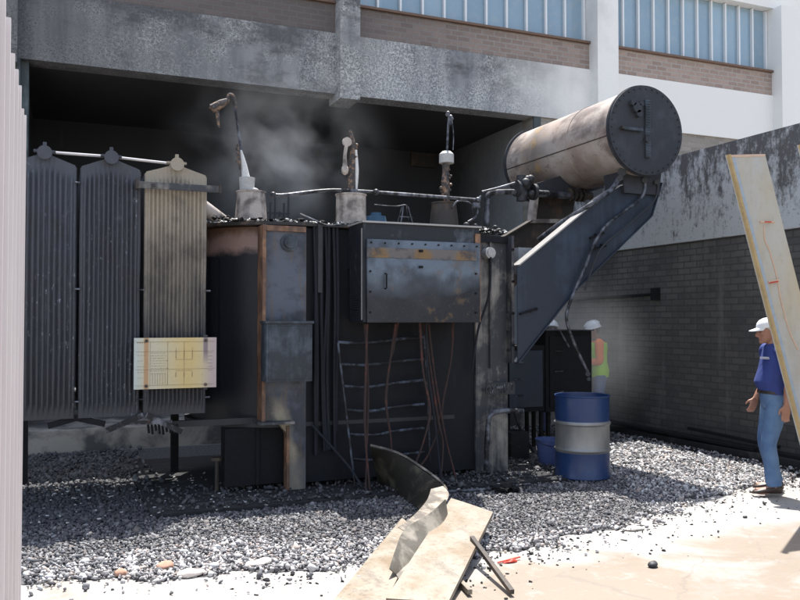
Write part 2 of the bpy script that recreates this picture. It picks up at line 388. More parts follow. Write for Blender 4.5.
MT['baseslab'] = burnt('sooty_slab', (.08, .08, .08), soot=(.025, .025, .027), cover=.7, rustc=-.1, ash=.2, scale=3, rough=.9, streak=False, ashcol=(.2, .2, .2))
MT['plinth'] = burnt('sooty_plinth', (.36, .33, .29), soot=(.10, .098, .095), cover=.38, rustc=-.3, ash=.1, scale=1.5, rough=.9, streak=False)

# drum, people, boards
MT['drum'] = (lambda m: m.fin(m.mix(m.ramp(m.noise(7, 5, .7), .55, .72, 0, .35), (.014, .040, .125), (.05, .07, .11)), m.ramp(m.noise(12, 4, .6), .3, .7, .25, .5)))(M('blue_drum_paint'))
MT['band'] = (lambda m: m.fin(m.mix(m.noise(9, 6, .7, src=m.map((1, 1, .4))), (.18, .18, .18), (.40, .40, .39)), .45, .55))(M('silver_drum_band'))
MT['bucket'] = plain('faded_blue_plastic', (.10, .15, .36), .5, 0, .2)
MT['orange'] = plain('orange_rag', (.70, .16, .06), .8)
def pale_board(name, base, tan, dirt, sc=3, along=(1, 1, 1)):
    m = M(name); a = m.noise(sc, 5, .65, src=m.map(along)); b = m.noise(sc * 9, 5, .7)
    col = m.mix(m.ramp(a, .42, .62), base, tan); col = m.mix(m.ramp(b, .52, .70, 0, .6), col, dirt); col = m.mix(m.ramp(m.noise(sc * .8, 6, .75, src=m.map((3, 1, 1), (4, 4, 4))), .54, .66, 0, .45), col, dirt)
    m.bump(b, .004, .5); return m.fin(col, .6)
MT['paleboard'] = pale_board('pale_scorched_board', (.26, .23, .185), (.19, .14, .09), (.07, .055, .045))
MT['plate'] = pale_board('faded_painted_plate', (.46, .47, .46), (.48, .43, .32), (.38, .35, .30), 1.3, (1.5, 1.5, .5))
MT['plateedge'] = pale_board('plate_ochre_edge', (.50, .38, .19), (.42, .30, .15), (.3, .22, .12))
MT['bluepaint'] = plain('pale_blue_paint', (.36, .43, .50), .6)
MT['sheet'] = burnt('charred_cover_sheet', (.13, .115, .085), soot=(.035, .032, .026), cover=.5, rustc=.0, ash=.12, scale=4, rough=.5, metal=.3, streak=False, ashcol=(.4, .36, .28))
MT['sheetlight'] = burnt('lit_scorched_sheet', (.34, .30, .25), soot=(.12, .105, .09), rust=(.30, .21, .12), cover=.42, rustc=.2, ash=.25, scale=5, rough=.5, metal=.15, streak=False, ashcol=(.5, .47, .42))  # paler copy of the cover sheet, lit faces painted into the colour
MT['sheetgrey'] = burnt('dull_grey_sheet', (.34, .31, .26), soot=(.14, .128, .108), cover=.45, rustc=.0, ash=.2, scale=4, rough=.5, metal=.2, streak=False)
MT['redmark'] = plain('red_marking', (.55, .05, .03), .6)
MT['pinkline'] = plain('pale_orange_cord', (.62, .45, .34), .7)
MT['corr'] = (lambda m: m.fin(m.mix(m.noise(3, 4, .6, src=m.map((1, 1, .3))), (.58, .52, .52), (.74, .71, .70)), .55))(M('painted_corrugated_sheet'))
MT['corredge'] = plain('dark_sheet_groove', (.33, .24, .26), .7)

# ---------------------------------------------------------------- setting
b = B(); b.box((-60, -60, -.3), (60, 60, 0)); b.out('ground', MT['ground'], kind='structure', smooth=0)
# gravel outline (concrete edge on the near side)
EX = [-3, -1.2, -.23, .57, 1.75, 2.8, 3.67, 4.13, 4.66, 5.6, 7.48, 9]
EY = [6.8, 6.25, 5.95, 5.66, 5.45, 5.25, 5.46, 5.56, 5.73, 6.15, 6.55, 6.7]
edge = lambda X: float(np.interp(X, EX, EY))
b = B()
ptsn = [(x, edge(x) + .05 * math.sin(x * 7) + .04 * math.sin(x * 17 + 1), .004) for x in np.arange(-1.4, 7.9, .1)]
b.bm.faces.new([b.bm.verts.new(p) for p in ptsn] + [b.bm.verts.new(p) for p in ((7.85, 11.45, .004), (-1.4, 11.45, .004))])
b.out('gravel_bed', MT['bed'], kind='structure', smooth=0)

def make_stones():
    ico = bmesh.new(); bmesh.ops.create_icosphere(ico, subdivisions=1, radius=1)
    V = np.array([v.co[:] for v in ico.verts]); T = np.array([[v.index for v in f.verts] for f in ico.faces]); ico.free()
    P = []
    y = 5.0
    while y < 11.4:
        sp = .0215 if y < 6.9 else .0215 + (y - 6.9) * .0068
        xs = np.arange(-1.3, 7.8, sp)
        for x in xs:
            xx = x + rng.uniform(-.6, .6) * sp; yy = y + rng.uniform(-.6, .6) * sp
            e = edge(xx) + .05 * math.sin(xx * 7) + .04 * math.sin(xx * 17 + 1)
            d = yy - e
            if d < 0 and rng.random() > math.exp(d / .11) * .55 * (.4 + 1.2 * max(0, mn.noise(Vector((xx * 3, yy * 3, 1)))) * 1.6): continue
            if -.9 < xx - 1.9 < 3.1 and yy > 8.4: continue
            if .75 < xx < 5.2 and 7.33 < yy and rng.random() > .16: continue
            if xx < -.1 - (yy - 5) * .10: continue
            P.append((xx, yy, sp))
        y += sp * .92
    P = np.array(P); n = len(P)
    s = rng.lognormal(-.06, .34, n) * .0120 * (P[:, 2] / .0215) ** .8
    s = np.clip(s, .005, .032)
    big = rng.random(n) < .012; s[big] *= 1.6
    ax = rng.uniform(.55, 1.45, (n, 3)); ax[:, 2] *= .7
    jit = rng.uniform(.62, 1.38, (n, len(V), 1))
    pts = V[None] * jit * ax[:, None]
    # random rotations
    q = rng.normal(size=(n, 4)); q /= np.linalg.norm(q, axis=1)[:, None]
    w, x, y_, z = q.T
    Rm = np.stack([1 - 2 * (y_ * y_ + z * z), 2 * (x * y_ - z * w), 2 * (x * z + y_ * w), 2 * (x * y_ + z * w), 1 - 2 * (x * x + z * z), 2 * (y_ * z - x * w), 2 * (x * z - y_ * w), 2 * (y_ * z + x * w), 1 - 2 * (x * x + y_ * y_)], 1).reshape(n, 3, 3)
    pts = np.einsum('nij,nkj->nki', Rm, pts) * s[:, None, None]
    hz = .008 + rng.uniform(0, .016, n) + np.array([.012 * mn.noise(Vector((a * 1.7, c * 1.7, 0))) for a, c in P[:, :2]])
    slab = (P[:, 0] > .75) & (P[:, 0] < 5.2) & (P[:, 1] > 7.33); hz[slab] = .065
    pts[:, :, 0] += P[:, 0, None]; pts[:, :, 1] += P[:, 1, None]; pts[:, :, 2] += hz[:, None]
    me = bpy.data.meshes.new('gravel'); nv = n * len(V); nt = n * len(T)
    me.vertices.add(nv); me.vertices.foreach_set('co', pts.reshape(-1).astype(np.float32))
    idx = (T[None] + (np.arange(n) * len(V))[:, None, None]).reshape(-1)
    me.loops.add(nt * 3); me.loops.foreach_set('vertex_index', idx.astype(np.int32))
    me.polygons.add(nt); me.polygons.foreach_set('loop_start', (np.arange(nt) * 3).astype(np.int32)); me.polygons.foreach_set('loop_total', np.full(nt, 3, np.int32))
    me.update(calc_edges=True)
    shadeY = np.interp(P[:, 0], [-1, 0, .6, 1.1, 1.8, 2.6, 3.5, 4.5, 5.0, 5.5, 5.9], [6.35, 6.4, 6.6, 6.65, 6.35, 6.0, 5.75, 5.75, 6.2, 7.3, 9.5])  # near edge of the transformer's shadow, painted onto the stones
    so = np.clip((P[:, 1] - shadeY + .30) / .45 + .15, 0, .66)
    so += np.clip(1.2 - np.abs(P[:, 1] - 8.6), 0, .5) * (P[:, 0] < 1.3) + .35 * np.clip((P[:, 1] - 7.2) / .3, 0, 1) * (P[:, 0] < 5.3)  # further painted shade under the radiators and round the tank
    at = me.attributes.new('soot', 'FLOAT', 'POINT'); at.data.foreach_set('value', np.repeat(so, len(V)).astype(np.float32))  # stored value carries the painted shade along with soot
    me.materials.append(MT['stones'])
    o = bpy.data.objects.new('gravel', me); C.objects.link(o)
    tag(o, 'loose crushed grey and white gravel around the transformer', 'gravel', kind='stuff')
    print('stones', n)
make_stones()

# ---------------------------------------------------------------- the building
bld = empty('industrial_building', (4, 14, 0), 'soot-blackened building with open bay, concrete beam and brick strip under blue windows', 'building')
F0 = 12.0
BX0, BX1 = -.42, 7.53
b = B(); b.box((-8, F0, 5.25), (20, F0 + .35, 6.2)); b.out('parapet_beam', MT['facade'], bld)
b = B(); b.box((-8, F0 + .03, 6.203), (20, F0 + .35, 6.66)); b.out('brick_band', MT['facebrick'], bld)
b = B(); b.box((BX1 + .0, F0 + .04, 0), (20, F0 + .38, 5.247)); b.out('wall', MT['lowbrick'], bld)
b = B(); b.box((-8, F0 + .04, 0), (BX0 - .32, F0 + .38, 5.247)); b.out('wall', MT['lowbrick'], bld)
b = B(); b.box((BX0 - .32, F0 - .02, 0), (BX0 - .10, F0 + .5, 5.247)); b.box((BX0 - .1, F0 + .1, 0), (BX0, F0 + .5, 5.247)); b.out('jamb', MT['jamb'], bld)
b = B(); b.box((BX1 - .001, F0 + .01, 0), (BX1 + .14, F0 + .039, 5.247)); b.out('jamb', MT['jamb'], bld)
b = B(); b.box((-3, 15.5, 0), (BX1, 15.8, 6.2)); b.box((BX0 - .35, F0 + .5, 0), (BX0 - .05, 15.5, 5.247)); b.out('back_wall', MT['sootwall'], bld)
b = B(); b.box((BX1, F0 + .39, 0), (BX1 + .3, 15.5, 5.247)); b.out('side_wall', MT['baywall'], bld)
b = B(); b.box((-3, F0 + .351, 5.25), (BX1 + .3, 15.8, 5.5)); b.out('bay_ceiling', MT['sootwall'], bld)

b = B(); b.box((BX0, 11.5, 0), (BX1 - .01, 15.5, .29), .015); b.out('threshold', MT['plinth'], bld)
b = B(); b.box((-8, F0 + .36, 8.15), (20, 24, 8.4)); b.box((-8, F0 - .02, 7.95), (20, F0 + .355, 8.45)); b.out('roof', MT['facade'], bld)
b = B(); b.box((-8, 23.6, 0), (20, 24, 8.14)); b.box((19.6, F0 + .4, 0), (20, 23.6, 8.14)); b.box((-8, F0 + .4, 0), (-7.6, 23.6, 8.14)); b.out('rear_wall', MT['lowbrick'], bld)
for (x0, x1, zb) in ((3.93, 4.26, 5.13), (8.70, 9.15, 0), (13.08, 13.63, 0), (17.6, 18.1, 0), (-.9, -.55, 5.13), (-5.0, -4.6, 5.13)):
    b = B(); b.box((x0, F0 - .22, zb), (x1, F0 + .34, 7.949), .01); b.out('pillar', MT['facade'], bld)
# windows between the pillars
for (x0, x1, n) in ((-.53, 3.92, 11), (4.27, 8.69, 11), (9.16, 13.07, 11), (13.64, 17.59, 11)):
    w = B(); w.box((x0, F0 + .18, 6.70), (x1, F0 + .20, 7.945)); wo = w.out('window', MT['glass'], bld)
    mu = B()
    for i in range(n + 1):
        xx = x0 + (x1 - x0 - .05) * i / n
        mu.box((xx, F0 + .12, 6.72), (xx + (.035 if 0 < i < n else .05), F0 + .178, 7.94))
    mu.out('mullion', MT['mullion'], wo)
    s = B(); s.box((x0, F0 - .03, 6.662), (x1, F0 + .35, 6.70)); s.out('sill', MT['sill'], wo)
# dim fittings inside the bay
for (p0, p1) in (((411, 152), (434, 168)),):
    a = aY(*p0, 15.45); c = aY(*p1, 15.45)
    b = B(); b.box((a.x, 15.42, c.z), (c.x, 15.497, a.z)); b.out('wall_panel', MT['brownarm'], bld)

# firewall
fw = empty('firewall', (8.35, 8, 0), 'high freestanding brick firewall, sooty brick below a mottled peeling plaster band', 'wall')
b = B(); b.box((8.2, 2.5, 0), (8.5, F0 - .02, 2.83)); b.out('brickwork', MT['fwbrick'], fw)
b = B(); b.box((8.165, 2.5, 2.833), (8.535, F0 - .02, 4.09), .012); b.out('plaster_band', MT['fwband'], fw)
b = B(); a = aX(580, 300, 8.17); c = aX(657, 294, 8.17)
b.cyl((8.165, a.y + .3, a.z), (8.165, c.y, c.z), .022); b.box((8.13, c.y - .04, c.z - .09), (8.198, c.y + .10, c.z + .09))
b.out('conduit', MT['black'], fw)
b = B(); b.box((7.86, 5.0, 0), (8.198, 11.48, .10), .02); b.out('kerb', MT['baseslab'], kind='structure')
# charred boards lying along the wall base
for i, (y0, y1, x, w, z, rz) in enumerate(((6.9, 9.3, 8.0, .16, .12, .02), (7.6, 10.2, 7.93, .10, .13, -.03), (9.2, 11.2, 8.03, .20, .12, .015), (7.3, 8.9, 7.98, .06, .20, .05))):
    b = B(); b.bar((x, y0, z), (x + rz * (y1 - y0), y1, z + .03 * (i % 2)), w, .035)
    b.out('charred_board', MT['black'], label=('widest black charred board lying nearest the man at the firewall foot', 'long thin charred board at the outer edge of the firewall kerb', 'broad charred board at the far end of the firewall foot', 'narrow charred batten lying on top of the others behind the man')[i], cat='board', group='charred boards along the firewall foot')

# corrugated hoarding at the left edge
b = B(); prof = []
for k in range(15):
    y0 = .55 + k * .30
    for dy, dx in ((0, 0), (.002, .016), (.022, .016), (.024, 0), (.09, .002), (.16, 0), (.22, .002), (.299, 0)): prof.append((-.190 + dx, y0 + dy))
top = lambda y: 2.80 + .022 * math.sin(int((y - .52) / .3) * 2.3)
fr = [[b.bm.verts.new((x + dx, y, z)) for (x, y) in prof] for dx in (0, -.004) for z in (0, 1)]
for i, (x, y) in enumerate(prof):
    fr[1][i].co.z = fr[3][i].co.z = top(y)
n = len(prof)
for i in range(n - 1):
    b.bm.faces.new((fr[0][i], fr[0][i + 1], fr[1][i + 1], fr[1][i])); b.bm.faces.new((fr[2][i], fr[3][i], fr[3][i + 1], fr[2][i + 1]))
    b.bm.faces.new((fr[1][i], fr[1][i + 1], fr[3][i + 1], fr[3][i]))
b.bm.faces.new((fr[0][-1], fr[2][-1], fr[3][-1], fr[1][-1])); b.bm.faces.new((fr[0][0], fr[1][0], fr[3][0], fr[2][0]))
hoard = b.out('corrugated_fence', MT['corr'], smooth=20, label='tall white ribbed sheet-metal fence along the left edge, running away from the viewer', cat='fence')
b = B()
for y in (1.2, 3.1, 5.0): b.box((-.27, y - .03, 0), (-.222, y + .03, 2.7))
for z in (.4, 1.5, 2.5): b.box((-.2215, .7, z), (-.2105, 5.02, z + .06))
b.out('fence_frame', MT['dark'], hoard)

# ================================================================= TRANSFORMER
tr = empty('transformer', (3.0, 8.9, 0), 'huge burnt-out power transformer with radiators, bushings and cylindrical oil tank, standing in the gravel', 'transformer')
b = B(); b.box((.75, 7.34, 0), (5.2, 10.3, .045), .01); b.out('foundation_slab', MT['baseslab'], kind='structure')
TX0, TX1, TY0, TY1 = 1.30, 4.72, 7.98, 9.78
TR_ = (TY1 - TY0) / 2; TYc = (TY0 + TY1) / 2
def obround(z, grow=0.0, n=24, x0=TX0, x1=TX1, r=None):
    r = (r or TR_) + grow; P = []
    for i in range(n + 1):
        a = PI / 2 + PI * i / n; P.append(Vector((x0 + TR_ + math.cos(a) * r, TYc + math.sin(a) * r, z)))
    for i in range(n + 1):
        a = -PI / 2 + PI * i / n; P.append(Vector((x1 - TR_ + math.cos(a) * r, TYc + math.sin(a) * r, z)))
    return P
b = B(); b.loft([obround(.70), obround(2.66)]); b.out('tank', MT['tank_end'], tr)
# scorch-free patch is modelled by the paint; lower pedestal
b = B(); b.box((1.75, 8.3, .045), (4.5, 9.6, .70)); b.out('pedestal', MT['tank'], tr)
for x in (1.45, 1.72):
    b = B(); b.cyl((x, 8.15, .045), (x, 8.15, .34), .022, n=10); b.cyl((x, 8.15, .34), (x, 8.15, .37), .06, n=12); b.out('drain_valve', MT['brownarm'], tr)
lid = B(); lid.loft([obround(2.668, .12), obround(2.70, .12)]); lid = lid.out('lid', MT['lid'], tr)
b = B()
for P in obround(2.70, .09, 13): b.cyl((P.x, P.y, 2.69), (P.x, P.y, 2.72), .012, n=6)
for x in np.arange(2.3, 3.9, .14): b.cyl((x, TY0 - .09, 2.69), (x, TY0 - .09, 2.72), .012, n=6)
b.out('bolt', MT['dark'], lid)
b = B(); b.loft([obround(.66, .06), obround(.70, .06)]); b.out('lower_flange', MT['dark'], tr)
# front panel between the columns (dark recess)
b = B(); b.box((2.29, 7.93, .10), (4.22, 7.985, 2.655)); b.out('front_panel', MT['tank'], tr)
# left column with curved cut at its foot
def col(name, x0, x1, y, z0, z1, mat, dep=.10):
    b = B(); b.box((x0, y, z0), (x1, y + dep, z1), .006); return b.out(name, mat, tr)
Yc = 7.86
pl = [(1.85, .74), (1.85, 2.655), (2.27, 2.655), (2.27, .05), (2.10, .05), (2.10, .50), (2.07, .62), (2.0, .70), (1.93, .74)]
b = B(); b.prism([(x, Yc, z) for x, z in pl], (0, .12, 0)); colL = b.out('column', MT['column'], tr)
b = B(); b.box((1.815, 7.80, .74), (1.848, 8.02, 2.655)); b.box((2.07, 7.83, .05), (2.097, 7.95, .68)); b.out('flange_edge', MT['rustedge'], colL)
b = B(); b.box((1.78, 7.72, .715), (2.12, 7.97, .738), .004); b.out('step_plate', MT['column_pale'], colL)
b = B(); b.cyl((2.09, 7.84, 2.49), (2.09, 7.862, 2.49), .085, n=24); b.cyl((2.09, 7.80, 2.49), (2.09, 7.85, 2.49), .055, n=24)
b.cyl((2.09, 7.795, 2.49), (2.09, 7.80, 2.49), .035, n=20); b.out('round_flange', MT['jbox'], colL)
b = B(); b.box((1.86, 7.835, 2.60), (2.26, 7.858, 2.655)); b.out('top_strip', MT['rustedge'], colL)
b = B(); b.box((1.50, 8.0, .10), (2.08, 8.05, .66)); b.box((1.80, 7.98, .10), (1.83, 8.0, .66)); b.out('skirt_plate', MT['black'], tr)
# right column: pale with flanges
b = B(); b.box((4.20, 7.90, .05), (4.60, 8.05, 2.655), .006); colR = b.out('column', MT['column_pale'], tr)
b = B(); b.box((4.36, 7.86, 1.2), (4.38, 7.90, 2.655)); b.box((4.585, 7.78, 1.25), (4.615, 8.0, 2.655)); b.out('flange_edge', MT['column_pale'], colR)
b = B(); b.box((4.205, 7.86, 2.58), (4.60, 7.898, 2.65)); b.out('top_strip', MT['tank'], colR)
p = aY(489, 253, 7.84); b = B(); b.cyl((p.x, 7.80, p.z), (p.x, 7.90, p.z), .062, n=20); b.cyl((p.x, 7.79, p.z), (p.x, 7.80, p.z), .04, n=20); b.out('round_flange', MT['porcelain'], colR)
b = B(); b.tube([(p.x, 7.80, p.z - .05), (p.x - .03, 7.79, 2.0), aY(478, 330, 7.8), aY(472, 372, 7.85)], .013); b.out('hanging_cable', MT['blackcable'], tr)
# bolts on right column flange
b = B()
for z in (2.5, 2.15, 1.8, 1.45): b.cyl((4.60, 7.768, z), (4.60, 7.781, z), .016, n=8)
b.out('bolt', MT['black'], colR)
# small plate with illegible burnt characters by the right column
q0 = aY(486, 383, 7.80); q1 = aY(515, 394, 7.80)
b = B(); b.box((q0.x, 7.80, q1.z), (q1.x, 7.81, q0.z)); sp = b.out('burnt_plate', MT['dark'], tr)
b = B(); W = q1.x - q0.x; H = q0.z - q1.z
for i, ch in enumerate('RKMN/Z'):
    x0 = q0.x + W * (.06 + i * .155); x1 = x0 + W * .10
    segs = {'R': [(0, 0, 0, 1), (0, 1, 1, .8), (1, .8, 0, .5), (0, .5, 1, 0)], 'K': [(0, 0, 0, 1), (0, .5, 1, 1), (0, .5, 1, 0)], 'M': [(0, 0, 0, 1), (0, 1, .5, .4), (.5, .4, 1, 1), (1, 1, 1, 0)],
            'N': [(0, 0, 0, 1), (0, 1, 1, 0), (1, 0, 1, 1)], '/': [(0, 0, 1, 1)], 'Z': [(0, 1, 1, 1), (1, 1, 0, 0), (0, 0, 1, 0)]}[ch]
    for (a0, c0, a1, c1) in segs:
        b.bar((x0 + a0 * (x1 - x0), 7.797, q1.z + H * (.15 + .7 * c0)), (x0 + a1 * (x1 - x0), 7.797, q1.z + H * (.15 + .7 * c1)), .012, .004, up=(0, 1, 0))
b.out('marks', MT['pipe'], sp)
# lower right bent pipe at the foot
b = B(); b.tube([aY(486, 470, 7.75), aY(488, 425, 7.75), aY(492, 414, 7.75), aY(503, 411, 7.75), aY(523, 411, 7.75)], .028, n=12); b.out('bent_pipe', MT['pipe'], tr)

# bundled black cables hanging beside the control cabinet (x 318..335)
b = B()
for i in range(7):
    x = 2.36 + i * .042 + rng.uniform(-.01, .01)
    b.tube([(x, 7.90, 2.69), (x + rng.uniform(-.02, .02), 7.86, 2.0), (x + rng.uniform(-.03, .03), 7.87, 1.2), (x + rng.uniform(-.03, .03), 7.89, .35 + rng.uniform(0, .3))], .017)
b.out('cable_bundle', MT['blackcable'], tr)
b = B(); b.box((2.385, 7.83, 2.0), (2.43, 7.905, 2.70)); b.out('cable_clamp', MT['dark'], tr)

# control cabinet
def door_mat():
    m = M('soot_sheen_door_steel'); x = m.xyz(); n = m.noise(2.4, 5, .6); f = m.noise(40, 4, .7); n2 = m.noise(1.7, 3, .5, src=m.map((1, 1, 1), (5, 0, 3)))
    z = m.math('ADD', m.math('ADD', x[2], m.math('MULTIPLY', m.math('SUBTRACT', n2, .5), .5)), m.math('MULTIPLY', m.math('ADD', x[0], .2), -.10))
    col = m.mix(m.ramp(z, 1.90, 2.12), (.020, .024, .033), (.13, .16, .20))  # pale upper-left sheen painted into the colour; soot darkens the lower half
    col = m.mix(m.ramp(n, .46, .60, 0, .75), col, (.035, .038, .048)); col = m.mix(m.ramp(m.noise(5, 6, .7, src=m.map((1, 1, 1), (2, 8, 1))), .58, .68, 0, .6), col, (.15, .10, .06)); col = m.mix(m.ramp(f, .6, .72, 0, .4), col, (.14, .13, .12))
    m.bump(n, .03, .6); return m.fin(col, m.ramp(f, .3, .7, .3, .5), .35)
X0, X1, Z0, Z1, YF, YB = 2.725, 4.005, 1.705, 2.675, 7.45, 7.93
b = B()
b.prism([(X0, YF, Z0), (X0, YF, Z1), (X0, YB, Z1), (X0, YB, 2.25), (X0, YB - .08, 2.25), (X0, YB - .08, Z0)], (X1 - X0, 0, 0))
cab = b.out('control_cabinet', MT['cabinet'], tr)
b = B(); b.box((X0 - .02, YF - .035, Z1 + .001), (X1 + .012, YB, Z1 + .018)); b.out('cabinet_roof', MT['brightedge'], cab)  # sunlit roof rim put into its pale colour
d0 = aY(366, 239, YF); d1 = aY(476, 322, YF)
b = B(); b.box((d0.x, YF - .035, 1.70), (d1.x + .03, YF - .001, d0.z), .006); door = b.out('cabinet_door', door_mat(), cab)
# scorch pattern on the door upper band (three round rust blooms)
def bandmat():
    m = M('rust_bloomed_band'); x = m.xyz(); n = m.noise(6, 5, .7)
    sx = m.math('DIVIDE', m.math('SUBTRACT', x[0], (d0.x + .12) - 3.0), .47)
    fr_ = m.math('SUBTRACT', sx, m.math('ROUND', sx)); dz = m.math('DIVIDE', m.math('SUBTRACT', x[2], (d0.z + 2.315) / 2 - .075), .47)
    d = m.math('SQRT', m.math('ADD', m.math('MULTIPLY', fr_, fr_), m.math('MULTIPLY', dz, dz)))
    d = m.math('ADD', d, m.math('MULTIPLY', m.math('SUBTRACT', n, .5), .12))
    col = m.mix(m.ramp(d, .16, .26), (.20, .125, .06), (.14, .125, .12)); col = m.mix(m.ramp(n, .46, .62, 0, .8), col, (.045, .045, .055))
    return m.fin(col, .4, .4)
w0 = aY(367, 247, YF - .04); w1 = aY(475, 271, YF - .04)
b = B(); b.box((w0.x, YF - .043, 2.335), (w1.x + .02, YF - .036, w0.z)); bd = b.out('cover_band', bandmat(), door)
b = B()
for i in range(9):
    b.cyl((d0.x + .04 + i * (d1.x - d0.x - .05) / 8, YF - .05, d0.z - .035), (d0.x + .04 + i * (d1.x - d0.x - .05) / 8, YF - .03, d0.z - .035), .009, n=8)
for z in (2.2, 2.0, 1.8): b.cyl((d1.x - .02, YF - .05, z), (d1.x - .02, YF - .03, z), .010, n=8); b.cyl((d0.x + .03, YF - .05, z), (d0.x + .03, YF - .03, z), .010, n=8)
b.out('bolt', MT['black'], door)
h = aY(386, 281, YF - .06)
b = B(); b.tube([(h.x, YF - .035, h.z + .075), (h.x, YF - .075, h.z + .07), (h.x, YF - .075, h.z - .07), (h.x, YF - .035, h.z - .075)], .008, smooth=False); b.out('handle', MT['black'], door)
for hx, hz in ((421, 251), (421, 267)):
    h = aY(hx, hz, YF - .05); b = B(); b.box((h.x - .02, YF - .06, h.z - .012), (h.x + .02, YF - .044, h.z + .012)); b.out('latch', MT['black'], door)
b = B(); b.box((X1 - .055, YF - .02, Z0 - .0), (X1 + .004, YF - .002, Z1 - .06)); b.out('rusty_edge_strip', MT['rustedge'], cab)
b = B()
for i in range(9): b.box((X0 - .006, YF + .12, 1.78 + i * .024), (X0 - .001, YF + .32, 1.79 + i * .024))
b.out('vent_slots', MT['black'], cab)
b = B(); b.box((X0 - .004, YF + .02, Z0 + .02), (X0 + 0, YF + .05, Z1 - .05)); b.out('bright_corner', MT['brightedge'], cab)

# junction box on left column
b = B(); b.box((1.81, 7.62, 1.13), (2.265, 7.84, 1.69), .012); jb = b.out('junction_box', MT['jbox'], tr)
b = B(); b.box((1.80, 7.60, 1.69), (2.275, 7.845, 1.715), .004); b.box((1.835, 7.612, 1.16), (2.24, 7.619, 1.665), .003); b.out('box_lid', MT['jbox'], jb)

# ladder in front of the tank
la = empty('ladder', (0, 0, 0)); la.parent = tr
la.location = (0, 0, 0)
b = B(); b.tube([aY(338, 343, 7.78), aY(346, 410, 7.78), aY(355, 486, 7.70)], .012); b.tube([aY(424, 335, 7.84), aY(428, 400, 7.84), aY(430, 462, 7.84)], .010); b.out('rail', MT['rung'], la)
for (y0, y1) in ((342, 337), (364, 359), (386, 380), (410, 404), (434, 428), (459, 452)):
    xo = (y0 - 342) * .13
    b = B(); b.tube([aY(338 + xo, y0, 7.78), aY(362 + xo, y0 + 1, 7.76), aY(395, (y0 + y1) / 2 - 0, 7.79), aY(424, y1, 7.83)], .015, n=8); b.out('rung', MT['rung'], la)

# scorched cables hanging below the cabinet
cab_px = [
    [(367, 324), (366, 370), (365, 430), (370, 490)], [(365, 324), (368, 380), (367, 440), (366, 492)],
    [(396, 324), (391, 355), (386, 400), (391, 440), (393, 492)], [(398, 322), (393, 350), (389, 362)],
    [(420, 322), (423, 370), (430, 410), (424, 440), (416, 462)], [(424, 322), (430, 365), (438, 420), (443, 445), (440, 485)],
    [(428, 322), (434, 370), (441, 415), (448, 448), (458, 486)], [(453, 322), (451, 360), (443, 400), (440, 425), (428, 455), (420, 466)],
    [(426, 322), (428, 370), (436, 430), (441, 482)]]
for i, pth in enumerate(cab_px):
    b = B(); yy = 7.62 + .03 * (i % 4)
    b.tube([aY(x, y, yy - (.10 if y > 470 else 0)) for x, y in pth], [.017, .010, .016, .009, .013], n=8)
    b.out('hanging_cable', MT['cable'] if i not in (8,) else MT['blackcable'], tr)
b = B(); b.tube([aY(312, 425, 7.84), aY(330, 445, 7.8), aY(350, 468, 7.7), aY(362, 487, 7.6)], .013); b.out('hanging_cable', MT['blackcable'], tr)

# ---- lid fittings
def turret(px, py0, py1, w0, w1, Y, stem, mat=MT['turret'], box=False):
    a = aY(px, py0, Y); z0 = 2.70; r0 = w0 / 2 * a.y / F * 1.13; r1 = w1 / 2 * a.y / F * 1.13
    b = B(); b.cyl((a.x, Y, z0), (a.x, Y, z0 + .03), r0 * 1.15, n=28); b.cyl((a.x, Y, z0 + .03), (a.x, Y, a.z), r0, r1, n=28)
    b.cyl((a.x, Y, a.z), (a.x, Y, a.z + .015), r1 * 1.06, n=28)
    t = b.out('bushing_turret', mat, tr)
    return a, t
a1, t1 = turret(251, 193, 213, 29, 25, 8.45, None)
b = B(); ctr = aY(247, 184, 8.45)
b.cyl(ctr - Vector((0, 0, .065)), ctr + Vector((0, 0, .065)), .075, .085, n=16); b.sphere(ctr + Vector((.05, -.05, -.07)), .05, (1.3, 1, .6))
b.out('broken_insulator', MT['porcelain'], t1)
b = B(); b.tube([aY(245, 176, 8.45), aY(241, 150, 8.45), aY(236, 115, 8.45), aY(233, 98, 8.45)], [.022, .014, .014, .012]); b.out('conductor_rod', MT['pipe'], t1)
b = B(); b.tube([aY(246, 178, 8.43), aY(244, 165, 8.43), aY(241, 150, 8.43)], [.045, .03, .008]); b.out('ash_crust', MT['shard'], t1)
b = B(); b.tube([aY(236, 108, 8.45), aY(233, 96, 8.45), aY(229, 95, 8.45), aY(228, 101, 8.45)], .018)
b.tube([aY(228, 101, 8.45), aY(221, 104, 8.45), aY(212, 109, 8.45)], [.03, .045, .05]); b.tube([aY(217, 110, 8.45), aY(218, 120, 8.45), aY(219, 128, 8.45)], [.022, .018, .008])
for k in range(9): b.sphere(aY(211 + k * 1.9, 108 - k * .6 + rng.uniform(-3, 3), 8.45 + rng.uniform(-.03, .03)), .024, sub=1)
b.out('melted_terminal', MT['stem'], t1)
b = B(); b.tube([aY(238, 150, 8.42), aY(237, 146, 8.42), aY(239, 158, 8.42), aY(240, 170, 8.42)], .010)
for k in range(5): b.sphere(aY(237 + rng.uniform(-1, 1), 145 + k * 4, 8.42), .014, sub=1)
b.out('melted_drip', MT['stem'], t1)
a2, t2 = turret(351, 196, 217, 29, 28, 8.2, None)
b = B(); b.tube([aY(353, 194, 8.2), aY(352, 175, 8.2), aY(353, 150, 8.2), aY(350, 130, 8.2)], [.05, .045, .035, .035, .015], n=10)
for k in range(16): b.sphere(aY(354 + rng.uniform(-2.5, 3.0), 145 + k * 3, 8.2 + rng.uniform(-.03, .03)), rng.uniform(.012, .028), sub=1)
b.out('conductor_rod', MT['stem'], t2)
